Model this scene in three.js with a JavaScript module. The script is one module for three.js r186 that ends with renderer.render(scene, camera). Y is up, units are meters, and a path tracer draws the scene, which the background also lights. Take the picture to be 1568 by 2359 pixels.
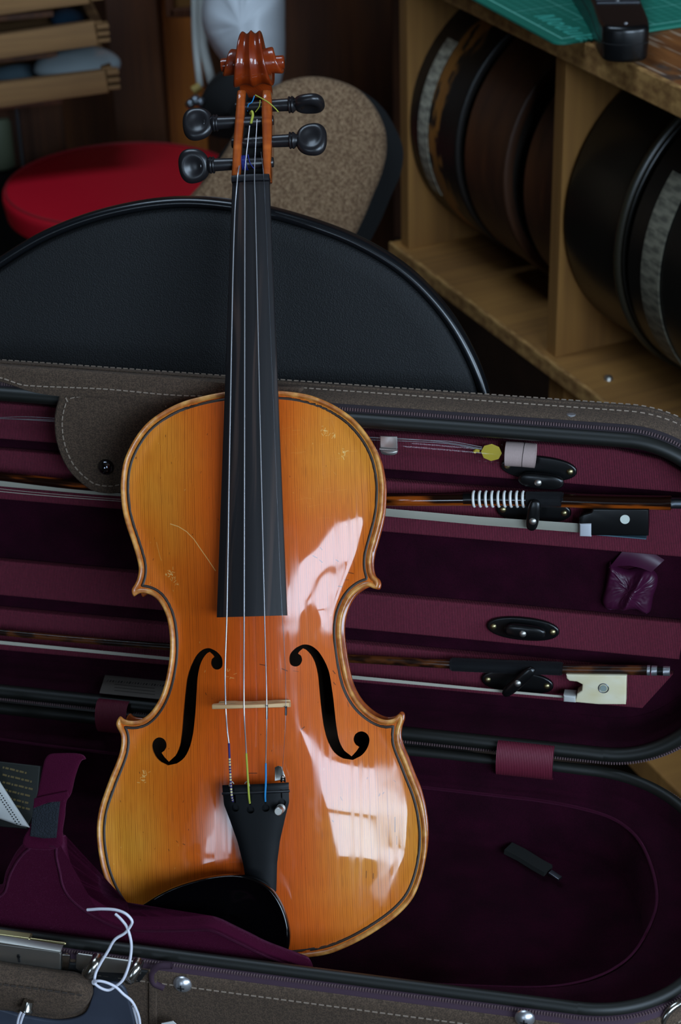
import * as THREE from 'three';
import { mergeGeometries, toCreasedNormals } from 'three/addons/utils/BufferGeometryUtils.js';
import { RoundedBoxGeometry } from 'three/addons/geometries/RoundedBoxGeometry.js';
import { RectAreaLightUniformsLib } from 'three/addons/lights/RectAreaLightUniformsLib.js';
import { Brush, Evaluator, SUBTRACTION, INTERSECTION } from 'three-bvh-csg';

// ------------------------------------------------------------ camera, light, exposure
const V = (x, y, z) => new THREE.Vector3(x, y, z), R = (d) => d * Math.PI / 180;
const scene = new THREE.Scene();
const F = 4400, PITCH = R(30.238), ROLL = R(1.6);
const camera = new THREE.PerspectiveCamera(2 * Math.atan(1179.5 / F) * 180 / Math.PI, 1568 / 2359, 0.05, 30);
const EYE = V(0, 1.34, 0), fwd = V(0, -Math.sin(PITCH), -Math.cos(PITCH));
const up0 = V(0, Math.cos(PITCH), -Math.sin(PITCH)), ri0 = V(1, 0, 0);
const camR = ri0.clone().multiplyScalar(Math.cos(ROLL)).addScaledVector(up0, -Math.sin(ROLL));
const camU = ri0.clone().multiplyScalar(Math.sin(ROLL)).addScaledVector(up0, Math.cos(ROLL));
camera.position.copy(EYE);
camera.quaternion.setFromRotationMatrix(new THREE.Matrix4().makeBasis(camR, camU, fwd.clone().negate()));
camera.focus = 1.22; camera.userData.fStop = 12;
scene.add(camera);
const renderer = new THREE.WebGLRenderer({ antialias: true });
renderer.toneMapping = THREE.LinearToneMapping;
renderer.toneMappingExposure = 1.0;
renderer.shadowMap.enabled = true;
scene.background = new THREE.Color(0.55, 0.7, 0.95);
scene.backgroundIntensity = 1;
RectAreaLightUniformsLib.init();
// daylight through the windows: two in the wall behind the camera, one in the right wall, a skylight at the back: [x, y, z, width, height, intensity, turn]
const WALLZ = 1.15, WALLX = 2.4;
const WINDOWS = [[1.2, 1.6, WALLZ, 1.8, 1.04, 14.5, 0], [-0.85, 1.16, WALLZ, 0.5, 0.6, 8, 0], [WALLX, 1.5, 0.15, 1.2, 1.0, 12, 1], [-0.45, 2.6, -1.55, 1.1, 0.7, 9, 2]];
for (const [x, y, z, w, h, I, side] of WINDOWS) {   // side: 0 behind the camera, 1 right wall, 2 ceiling
  const l = new THREE.RectAreaLight(new THREE.Color(0.6, 0.79, 1.0), I, w, h);
  l.position.set(x + (side === 1 ? 0.02 : 0), y + (side === 2 ? 0.02 : 0), z + (side ? 0 : 0.02)); if (side === 2) l.rotation.x = -Math.PI / 2; else l.lookAt(side ? x - 5 : x, y, side ? z : z - 5); l.name = 'window_daylight'; scene.add(l);
}

// ------------------------------------------------------------ helpers
let seed = 7;
const rnd = () => { seed = (seed * 1664525 + 1013904223) >>> 0; return seed / 4294967296; };
const lerp = THREE.MathUtils.lerp, clamp = THREE.MathUtils.clamp, smooth = (a, b, x) => { const t = clamp((x - a) / (b - a), 0, 1); return t * t * (3 - 2 * t); };
const table = (T) => (x) => { if (x <= T[0][0]) return T[0][1]; for (let i = 1; i < T.length; i++) if (x <= T[i][0]) { const a = T[i - 1], b = T[i]; return lerp(a[1], b[1], (x - a[0]) / (b[0] - a[0])); } return T[T.length - 1][1]; };
const used = {};
function numbered(n) { const k = used[n] = (used[n] ?? -1) + 1; return k ? n + '_' + String(k).padStart(3, '0') : n; }
const rayDir = (x, y) => fwd.clone().addScaledVector(camR, (x - 784) / F).addScaledVector(camU, (1179.5 - y) / F);
const at = (x, y, d) => EYE.clone().addScaledVector(rayDir(x, y), d);
// a place in the workshop with axes of its own; on(x, y, w) finds where the photograph's point lies on its plane z = w
class Frame {
  constructor(m) { this.m = m; this.i = m.clone().invert(); this.o = EYE.clone().applyMatrix4(this.i); }
  on(x, y, w = 0) { const e = EYE.clone().add(rayDir(x, y)).applyMatrix4(this.i).sub(this.o); return this.o.clone().addScaledVector(e, (w - this.o.z) / e.z); }
  pts(list, w = 0) { return list.map(([x, y]) => { const p = this.on(x, y, w); return [p.x, p.y]; }); }
  child(m) { return new Frame(this.m.clone().multiply(m)); }
}
const T = (x, y, z) => new THREE.Matrix4().makeTranslation(x, y, z);
const RX = (a) => new THREE.Matrix4().makeRotationX(a), RY = (a) => new THREE.Matrix4().makeRotationY(a), RZ = (a) => new THREE.Matrix4().makeRotationZ(a);
const mul = (...m) => m.reduce((a, b) => a.clone().multiply(b));
function place(o, m) { m.decompose(o.position, o.quaternion, o.scale); o.updateMatrix(); }
function tag(o, label, category, group, kind) { if (label) o.userData.label = label; if (category) o.userData.category = category; if (group) o.userData.group = group; if (kind) o.userData.kind = kind; return o; }
function thing(name, m, label, category, group) { const o = new THREE.Group(); o.name = numbered(name); place(o, m); scene.add(o); return tag(o, label, category, group); }
function mesh(name, geos, mat, parent = scene, label) {
  geos = [geos].flat().filter(Boolean);
  let g = geos[0];
  if (geos.length > 1) g = mergeGeometries(geos.map((q) => { q = q.index ? q.toNonIndexed() : q; for (const k of Object.keys(q.attributes)) if (!['position', 'normal', 'uv'].includes(k)) q.deleteAttribute(k); return q; }));
  const o = new THREE.Mesh(g, mat); o.castShadow = o.receiveShadow = true;
  o.name = parent === scene ? numbered(name) : name; if (parent !== scene) { const n = parent.children.filter((c) => c.name.replace(/_\d{3}$/, '') === name).length; if (n) o.name = name + '_' + String(n).padStart(3, '0'); }
  parent.add(o); if (label) o.userData.label = label;
  return o;
}
function struct(name, geos, mat) { const o = mesh(name, geos, mat); o.userData.kind = 'structure'; return o; }
// uv in metres from the axis that each face looks along
function boxUV(g, s = 1) {
  if (g.index) g = g.toNonIndexed();
  const p = g.attributes.position, uv = new Float32Array(p.count * 2), a = V(), b = V(), c = V(), n = V();
  for (let i = 0; i < p.count; i += 3) {
    a.fromBufferAttribute(p, i); b.fromBufferAttribute(p, i + 1); c.fromBufferAttribute(p, i + 2);
    n.subVectors(b, a).cross(c.clone().sub(a)); const x = Math.abs(n.x), y = Math.abs(n.y), z = Math.abs(n.z);
    [a, b, c].forEach((q, k) => { const [u, v] = z >= x && z >= y ? [q.x, q.y] : x >= y ? [q.z, q.y] : [q.x, q.z]; uv[(i + k) * 2] = u * s; uv[(i + k) * 2 + 1] = v * s; });
  }
  g.setAttribute('uv', new THREE.BufferAttribute(uv, 2)); return g;
}
const box = (w, h, d, x = 0, y = 0, z = 0, r = 0.0015) => boxUV(new RoundedBoxGeometry(w, h, d, 2, Math.min(r, w / 2.01, h / 2.01, d / 2.01))).translate(x, y, z);
const cyl = (r0, r1, h, n = 24) => new THREE.CylinderGeometry(r0, r1, h, n);
const creased = (g, a) => toCreasedNormals(g.clone().scale(1000, 1000, 1000), a).scale(0.001, 0.001, 0.001);   // (its tolerance is a centimetre)
const lathe = (pts, n = 32) => creased(new THREE.LatheGeometry(pts.map(([r, y]) => new THREE.Vector2(Math.max(r, 1e-5), y)), n), 0.7);
function tube(pts, r, closed = false, rad = 8, seg) {
  const c = new THREE.CatmullRomCurve3(pts.map((p) => Array.isArray(p) ? V(...p) : p), closed, 'centripetal');
  return new THREE.TubeGeometry(c, seg ?? Math.max(12, pts.length * 8), r, rad, closed);
}
function taperTube(pts, rf, seg = 60, rad = 8) {   // rf(t) gives the radius
  const c = new THREE.CatmullRomCurve3(pts.map((p) => Array.isArray(p) ? V(...p) : p), false, 'centripetal'), fr = c.computeFrenetFrames(seg), pos = [], uv = [], idx = [];
  for (let i = 0; i <= seg; i++) { const t = i / seg, p = c.getPointAt(t), r = rf(t); for (let j = 0; j <= rad; j++) { const a = j / rad * 2 * Math.PI, q = p.clone().addScaledVector(fr.normals[i], Math.cos(a) * r).addScaledVector(fr.binormals[i], Math.sin(a) * r); pos.push(q.x, q.y, q.z); uv.push(t, j / rad); } }
  for (let i = 0; i < seg; i++) for (let j = 0; j < rad; j++) { const a = i * (rad + 1) + j, b = a + rad + 1; idx.push(a, b, a + 1, b, b + 1, a + 1); }
  return geo(pos, idx, uv);
}
function geo(pos, idx, uv) {
  const g = new THREE.BufferGeometry(); g.setAttribute('position', new THREE.Float32BufferAttribute(pos, 3));
  g.setAttribute('uv', new THREE.Float32BufferAttribute(uv ?? new Float32Array(pos.length / 3 * 2), 2)); g.setIndex(idx); g.computeVertexNormals(); return g;
}
// rows of points joined into a skin; closeU joins the last column to the first, caps fills the first and last rows
function skin(rows, closeU = false, caps = false, crease = 0) {
  const m = rows[0].length, pos = rows.flat().flatMap((p) => p.isVector3 ? [p.x, p.y, p.z] : p), idx = [], uv = [];
  let vl = 0; rows.forEach((r, i) => { if (i) vl += V(...pos.slice((i * m) * 3, i * m * 3 + 3)).distanceTo(V(...pos.slice((i - 1) * m * 3, (i - 1) * m * 3 + 3))); let ul = 0; for (let j = 0; j < m; j++) { if (j) { const k = (i * m + j) * 3; ul += Math.hypot(pos[k] - pos[k - 3], pos[k + 1] - pos[k - 2], pos[k + 2] - pos[k - 1]); } uv.push(ul, vl); } });
  for (let i = 0; i < rows.length - 1; i++) for (let j = 0; j < (closeU ? m : m - 1); j++) { const a = i * m + j, b = i * m + (j + 1) % m, c = a + m, d = b + m; idx.push(a, b, c, b, d, c); }
  if (caps) for (const i of [0, rows.length - 1]) { const c = pos.length / 3, s = [0, 0, 0]; for (let j = 0; j < m; j++) for (let k = 0; k < 3; k++) s[k] += pos[(i * m + j) * 3 + k] / m; pos.push(...s); uv.push(0, 0); for (let j = 0; j < m; j++) { const a = i * m + j, b = i * m + (j + 1) % m; idx.push(...(i ? [a, b, c] : [b, a, c])); } }
  const g = geo(pos, idx, uv); return crease ? creased(g, crease) : g;
}
function spline(pts, n, closed = true) { const c = new THREE.CatmullRomCurve3(pts.map(([x, y]) => V(x, y, 0)), closed, 'centripetal'); return Array.from({ length: n }, (_, i) => { const p = c.getPoint(i / (closed ? n : n - 1)); return [p.x, p.y]; }); }
function area(o) { let s = 0; o.forEach(([x, y], i) => { const [a, b] = o[(i + 1) % o.length]; s += x * b - a * y; }); return s / 2; }
function normals2(o, closed = true) {   // outward for a counter-clockwise outline
  return o.map((p, i) => { const n = o.length, a = o[closed ? (i + n - 1) % n : Math.max(i - 1, 0)], b = o[closed ? (i + 1) % n : Math.min(i + 1, n - 1)], u = Math.hypot(p[0] - a[0], p[1] - a[1]) || 1e9, w = Math.hypot(b[0] - p[0], b[1] - p[1]) || 1e9, dx = (p[0] - a[0]) / u + (b[0] - p[0]) / w, dy = (p[1] - a[1]) / u + (b[1] - p[1]) / w, l = Math.hypot(dx, dy) || 1; return [dy / l, -dx / l]; });
}
const ccw = (o) => area(o) > 0 ? o : [...o].reverse();
// a cushion: rings of the outline drawn towards its middle; rings = [[t, z], ...] from the back edge to the top centre
function pillow(outline, rings, centre) {
  outline = ccw(outline);
  const c = centre ?? outline.reduce((s, p) => [s[0] + p[0] / outline.length, s[1] + p[1] / outline.length], [0, 0]);
  return boxUV(skin(rings.map(([t, z]) => outline.map(([x, y], i) => { const k = Math.max(t, 0.0005); return [c[0] + (x - c[0]) * k, c[1] + (y - c[1]) * k, typeof z === 'function' ? z(x, y) : z]; })), true, true));
}
// same, but the edge is rolled by a constant distance along the outline's normal
function slab(outline, z0, z1, r = 0.001, uv = true) {
  outline = ccw(outline); const s = new THREE.Shape(outline.map(([x, y]) => new THREE.Vector2(x, y)));
  const g = new THREE.ExtrudeGeometry(s, { depth: Math.max(z1 - z0 - 2 * r, 1e-5), bevelEnabled: r > 0, bevelThickness: r, bevelSize: r, bevelOffset: -r, bevelSegments: 3, curveSegments: 24 }).translate(0, 0, z0 + r);
  const h = creased(g, 0.6); return uv ? boxUV(h) : h;
}
function roundRect(x0, x1, y0, y1, r, n = 16) {   // counter-clockwise
  const o = []; const rr = Array.isArray(r) ? r : [r, r, r, r];
  [[x1, y0, -90, 0], [x1, y1, 0, 1], [x0, y1, 90, 2], [x0, y0, 180, 3]].forEach(([x, y, a, k]) => { const q = rr[k], cx = x + (x === x1 ? -q : q), cy = y + (y === y1 ? -q : q); for (let i = 0; i <= n; i++) { const t = R(a + 90 * i / n); o.push([cx + q * Math.cos(t), cy + q * Math.sin(t)]); } });
  const f = []; o.forEach((p, i) => { f.push(p); const b = o[(i + 1) % o.length], d = Math.hypot(b[0] - p[0], b[1] - p[1]); const m = Math.floor(d / 0.012); for (let k = 1; k < m; k++) f.push([lerp(p[0], b[0], k / m), lerp(p[1], b[1], k / m)]); });
  return f.filter((p, i) => { const b = f[(i + 1) % f.length]; return Math.hypot(b[0] - p[0], b[1] - p[1]) > 1e-6; });
}
// profile [[outwards, z], ...] carried along an outline
function sweep(o, prof, closed = true, closeProf = false, crease = 0) {
  const n = normals2(o, closed); let rows = o.map((p, i) => prof.map(([d, z]) => [p[0] + n[i][0] * d, p[1] + n[i][1] * d, z])); if (closed) rows.push(rows[0]);
  return skin(rows, closeProf, !closed && closeProf, crease);
}
const ringProf = (off, z, a, b = a, n = 14) => Array.from({ length: n }, (_, i) => [off + a * Math.cos(i / n * 2 * Math.PI), z + b * Math.sin(i / n * 2 * Math.PI)]);
// things repeated along an outline every step metres; f(k) returns a geometry whose x runs along the outline and y outwards
function along(o, step, off, z, f, closed = true, from = 0, to = 1e9) {
  const n = normals2(o, closed), L = [0]; for (let i = 1; i < o.length + (closed ? 1 : 0); i++) L.push(L[i - 1] + Math.hypot(o[i % o.length][0] - o[i - 1][0], o[i % o.length][1] - o[i - 1][1]));
  const out = []; let i = 0;
  for (let s = Math.max(from, 0), k = 0; s < Math.min(to, L[L.length - 1]); s += step, k++) {
    while (i < L.length - 2 && L[i + 1] < s) i++;
    const t = (s - L[i]) / (L[i + 1] - L[i]), a = o[i], b = o[(i + 1) % o.length], na = n[i], nb = n[(i + 1) % o.length], nx = lerp(na[0], nb[0], t), ny = lerp(na[1], nb[1], t), l = Math.hypot(nx, ny);
    out.push(f(k).applyMatrix4(new THREE.Matrix4().makeBasis(V(-ny / l, nx / l, 0), V(nx / l, ny / l, 0), V(0, 0, -1)).setPosition(lerp(a[0], b[0], t) + nx / l * off, lerp(a[1], b[1], t) + ny / l * off, z)));
  }
  return out.length ? mergeGeometries(out) : null;
}
const relax = (o, n = 8) => { for (let k = 0; k < n; k++) o = o.map((p, i) => { const a = o[(i + o.length - 1) % o.length], b = o[(i + 1) % o.length], ux = p[0] - a[0], uy = p[1] - a[1], wx = b[0] - p[0], wy = b[1] - p[1], c = (ux * wx + uy * wy) / (Math.hypot(ux, uy) * Math.hypot(wx, wy) || 1); return c > 0.85 ? [p[0] * 0.5 + (a[0] + b[0]) * 0.25, p[1] * 0.5 + (a[1] + b[1]) * 0.25] : p; }); return o; };
function inset(o, d) {   // keeps only what is really d inside
  o = ccw(o); const n = normals2(o); const q = o.map((p, i) => [p[0] - n[i][0] * d, p[1] - n[i][1] * d]);
  return q.filter((p) => { let m = 1e9; for (let i = 0; i < o.length; i++) { const a = o[i], b = o[(i + 1) % o.length], dx = b[0] - a[0], dy = b[1] - a[1], t = clamp(((p[0] - a[0]) * dx + (p[1] - a[1]) * dy) / (dx * dx + dy * dy || 1), 0, 1); m = Math.min(m, Math.hypot(a[0] + dx * t - p[0], a[1] + dy * t - p[1])); } return m > d * 0.965; });
}
// ------------------------------------------------------------ textures (colour, grain, weave, wear, print)
const H = (x, y, s) => { let h = (x * 374761393 + y * 668265263 + s * 974634599) | 0; h = Math.imul(h ^ (h >>> 13), 1274126177); return ((h ^ (h >>> 16)) >>> 0) / 4294967296; };
function vnoise(x, y, px, py, s) {   // smooth noise that repeats every px, py cells
  const x0 = Math.floor(x), y0 = Math.floor(y), fx = x - x0, fy = y - y0, u = fx * fx * (3 - 2 * fx), v = fy * fy * (3 - 2 * fy), m = (a, n) => ((a % n) + n) % n;
  return lerp(lerp(H(m(x0, px), m(y0, py), s), H(m(x0 + 1, px), m(y0, py), s), u), lerp(H(m(x0, px), m(y0 + 1, py), s), H(m(x0 + 1, px), m(y0 + 1, py), s), u), v);
}
const fbm = (u, v, fx, fy, s, o = 4) => { let a = 0, w = 0.5, t = 0; for (let i = 0; i < o; i++) { a += w * vnoise(u * fx, v * fy, fx, fy, s + i); t += w; w /= 2; fx *= 2; fy *= 2; } return a / t; };
const mix3 = (a, b, t) => [lerp(a[0], b[0], t), lerp(a[1], b[1], t), lerp(a[2], b[2], t)];
function tex(w, h, fn, rep = [1, 1], srgb = true) {
  const d = new Uint8Array(w * h * 4);
  for (let y = 0; y < h; y++) for (let x = 0; x < w; x++) { const c = fn((x + 0.5) / w, (y + 0.5) / h), k = (y * w + x) * 4; if (typeof c === 'number') d[k] = d[k + 1] = d[k + 2] = clamp(c * 255, 0, 255); else for (let j = 0; j < 3; j++) d[k + j] = clamp(c[j], 0, 255); d[k + 3] = 255; }
  const t = new THREE.DataTexture(d, w, h); t.wrapS = t.wrapT = THREE.RepeatWrapping; t.magFilter = THREE.LinearFilter; t.minFilter = THREE.LinearMipmapLinearFilter; t.generateMipmaps = true; t.repeat.set(1 / rep[0], 1 / rep[1]); if (srgb) t.colorSpace = THREE.SRGBColorSpace; t.needsUpdate = true; return t;
}
function canvasTex(w, h, draw) { const c = document.createElement('canvas'); c.width = w; c.height = h; draw(c.getContext('2d'), w, h); const t = new THREE.CanvasTexture(c); t.colorSpace = THREE.SRGBColorSpace; return t; }
const std = (o) => new THREE.MeshStandardMaterial({ side: THREE.DoubleSide, roughness: 0.7, ...o });
const phy = (o) => new THREE.MeshPhysicalMaterial({ side: THREE.DoubleSide, roughness: 0.6, ...o });
function woodTex(base, dark, grain, seedN, size, along = 'v', knots = []) {   // size = metres covered
  return tex(512, 512, (u, v) => { if (along === 'u') [u, v] = [v, u]; let warp = fbm(u, v, 3, 2, seedN, 3) * 0.35; for (const [ku, kv, kr] of knots) { const d = Math.hypot((u - ku) * 1.0, (v - kv) * 0.45); warp += 0.5 * Math.exp(-d * d / (kr * kr)); }
    const ring = 0.5 + 0.5 * Math.sin((u + warp) * grain * 6.283), fine = fbm(u, v, 90, 4, seedN + 9, 3), pat = fbm(u, v, 5, 5, seedN + 20, 4); let t = 0.38 * ring + 0.5 * fine + 0.25 * (pat - 0.5);
    for (const [ku, kv, kr] of knots) { const d = Math.hypot(u - ku, (v - kv) * 0.7); t += 1.1 * (1 - smooth(kr * 0.25, kr * 0.6, d)); } return mix3(base, dark, clamp(t, 0, 1)); }, [size, size]);
}
const TX = {};
TX.weave = tex(256, 256, (u, v) => { const a = Math.sin(u * 6.283 * 24), b = Math.sin(v * 6.283 * 24), over = Math.sin((u + v) * 6.283 * 12) > 0; return clamp(0.5 + 0.35 * (over ? Math.abs(a) : Math.abs(b)) - 0.2 + 0.3 * (H(Math.floor(u * 48), Math.floor(v * 48), 3) - 0.5), 0, 1); }, [0.03, 0.03], false);
TX.weaveColor = tex(256, 256, (u, v) => { const n = H(Math.floor(u * 48), Math.floor(v * 48), 5), a = Math.abs(Math.sin(u * 6.283 * 24)) * Math.abs(Math.sin(v * 6.283 * 24)); return mix3([46, 35, 26], [116, 93, 75], clamp(0.25 + 0.5 * a + 0.5 * (n - 0.5), 0, 1)); }, [0.03, 0.03]);
TX.velvet = tex(256, 256, (u, v) => { const n = fbm(u, v, 6, 6, 31, 3), f = H(Math.floor(u * 256), Math.floor(v * 256), 8); return mix3([25, 4, 14], [54, 9, 31], clamp(n * 0.7 + f * 0.5 - 0.1, 0, 1)); }, [0.09, 0.09]);
TX.velvetBump = tex(256, 256, (u, v) => 0.6 * H(Math.floor(u * 256), Math.floor(v * 256), 11) + 0.4 * fbm(u, v, 9, 9, 12, 3), [0.04, 0.04], false);
TX.ribBump = tex(256, 64, (u, v) => 0.5 + 0.5 * Math.sin(u * 6.283 * 16), [0.0175, 0.024], false);
TX.rib = tex(256, 128, (u, v) => { const s = 0.5 + 0.5 * Math.sin(u * 6.283 * 16); return mix3([72, 10, 30], [132, 34, 60], clamp(s * 0.8 + 0.5 * (fbm(u, v, 30, 30, 41, 2) - 0.5), 0, 1)); }, [0.0175, 0.03]);
TX.pebble = tex(512, 512, (u, v) => { const n = fbm(u, v, 120, 120, 51, 2); return clamp((n - 0.3) * 2.2, 0, 1); }, [0.06, 0.06], false);
TX.pebbleColor = tex(512, 512, (u, v) => { const n = fbm(u, v, 120, 120, 51, 2), d = H(Math.floor(u * 512), Math.floor(v * 512), 52); return mix3([3, 4, 6], [11, 13, 17], clamp((n - 0.4) * 1.6 + (d > 0.998 ? 1 : 0), 0, 1)); }, [0.06, 0.06]);
TX.tweed = tex(256, 256, (u, v) => { const i = Math.floor(u * 64), j = Math.floor(v * 64 + (i % 2) * 0.5), n = H(i, j, 61), m = H(i >> 1, j >> 1, 62); return mix3([96, 70, 48], n > 0.6 ? [186, 152, 116] : [146, 112, 82], clamp(0.35 + 0.5 * n + 0.3 * (m - 0.5), 0, 1)); }, [0.08, 0.08]);
TX.tweedBump = tex(256, 256, (u, v) => { const i = Math.floor(u * 64), fu = u * 64 - i, w = v * 64 + (i % 2) * 0.5, fv = w - Math.floor(w); return Math.sin(fu * 3.1416) * Math.sin(fv * 3.1416); }, [0.08, 0.08], false);
TX.pineDark = woodTex([104, 58, 24], [50, 24, 8], 5, 71, 0.5);
TX.pineOrange = woodTex([214, 124, 40], [140, 70, 18], 4, 75, 0.5, 'v', [[0.55, 0.42, 0.07]]);
TX.ply = woodTex([166, 116, 54], [108, 70, 28], 3, 79, 0.6);
TX.plyEdge = tex(256, 256, (u, v) => mix3([188, 142, 80], [112, 72, 32], clamp(0.15 * (0.5 + 0.5 * Math.sin(v * 6.283 * 3)) + 1.3 * fbm(u, v, 14, 5, 83, 4) - 0.35, 0, 1)), [0.12, 0.03]);
TX.trayWood = woodTex([158, 116, 70], [100, 70, 40], 4, 87, 0.4, 'u');
TX.bench = tex(512, 512, (u, v) => { const g = fbm(u, v, 10, 60, 91, 4), st = fbm(u, v, 8, 10, 92, 5), sc = fbm(u, v, 6, 90, 93, 3); let c = mix3([150, 92, 44], [92, 50, 22], clamp(g * 1.3 - 0.2, 0, 1)); c = mix3(c, [70, 56, 50], smooth(0.55, 0.72, st)); return mix3(c, [186, 168, 150], smooth(0.68, 0.78, sc) * 0.7); }, [0.45, 0.45]);
TX.ebony = tex(256, 512, (u, v) => { const w = fbm(u, v, 3, 2, 101, 2) * 0.3, s = fbm(u + w, v, 16, 2, 102, 3), f = fbm(u, v, 60, 6, 103, 2); return mix3([24, 22, 24], [64, 48, 42], clamp(smooth(0.45, 0.75, s) * 0.7 + 0.35 * (f - 0.4), 0, 1)); }, [0.05, 0.25]);
TX.maple = tex(256, 256, (u, v) => { const fl = fbm(u, v, 2, 14, 111, 3), f = fbm(u, v, 40, 6, 112, 2); return mix3([186, 92, 34], [128, 50, 14], clamp(fl * 1.1 + 0.4 * (f - 0.5) - 0.1, 0, 1)); }, [0.06, 0.06]);
TX.worn = tex(256, 512, (u, v) => { const f = fbm(u, v, 8, 60, 121, 3), n = fbm(u, v, 4, 14, 122, 4); return mix3([222, 158, 78], [164, 84, 26], clamp(0.5 * f + smooth(0.35, 0.7, n) * 0.7 - 0.1, 0, 1)); }, [0.03, 0.12]);
TX.shell = tex(512, 256, (u, v) => { const n = fbm(u, v, 14, 5, 131, 4); return mix3([26, 9, 4], [150, 70, 16], smooth(0.5, 0.74, n)); }, [1, 1]);
TX.snake = tex(512, 128, (u, v) => { const n = fbm(u, v, 60, 5, 135, 3); return mix3([30, 14, 7], [88, 46, 18], smooth(0.35, 0.7, n)); }, [1, 1]);
TX.ivory = tex(128, 128, (u, v) => mix3([226, 212, 168], [238, 230, 204], fbm(u, v, 3, 5, 141, 3)), [0.03, 0.03]);
TX.plaster = tex(256, 256, (u, v) => mix3([66, 55, 43], [86, 72, 56], fbm(u, v, 6, 6, 151, 4)), [1.5, 1.5]);
TX.floor = woodTex([70, 52, 38], [38, 27, 19], 6, 155, 0.8);
TX.drumWorn = tex(1024, 256, (u, v) => { v = (v - 0.4) / 0.2; const n = fbm(u, v, 40, 14, 161, 4), p = fbm(u, v, 9, 4, 162, 3), e = smooth(0.44, 0.47, v) * (1 - smooth(0.66 + 0.2 * (n - 0.5), 0.76 + 0.5 * (n - 0.5), v)); let c = mix3([22, 18, 15], [34, 26, 20], n); const chips = smooth(0.3, 0.42, n + 0.12 * (p - 0.5)); c = mix3(c, mix3([176, 118, 52], [120, 72, 28], p), e * chips); return c; }, [1, 1]);
TX.drumBrown = tex(512, 256, (u, v) => { const n = fbm(u, v, 24, 40, 165, 3), p = fbm(u, v, 8, 5, 166, 3); return mix3([92, 52, 26], [44, 25, 14], clamp(0.6 * n + 0.6 * p - 0.1, 0, 1)); }, [1, 1]);
TX.tape = tex(256, 64, (u, v) => { const n = fbm(u, v, 20, 8, 171, 4); return mix3([186, 178, 156], [128, 122, 108], smooth(0.3, 0.75, n)); }, [0.2, 0.03]);
TX.scuff = tex(256, 256, (u, v) => 0.34 + 0.3 * fbm(u, v, 7, 7, 181, 4), [0.2, 0.2], false);
TX.varnishRough = tex(512, 1024, (u, v) => 0.05 + 0.10 * smooth(0.4, 0.75, fbm(u, v, 90, 7, 185, 3)) + 0.12 * smooth(0.56, 0.72, fbm(u, v, 14, 16, 188, 4)), [1, 1], false);
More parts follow.
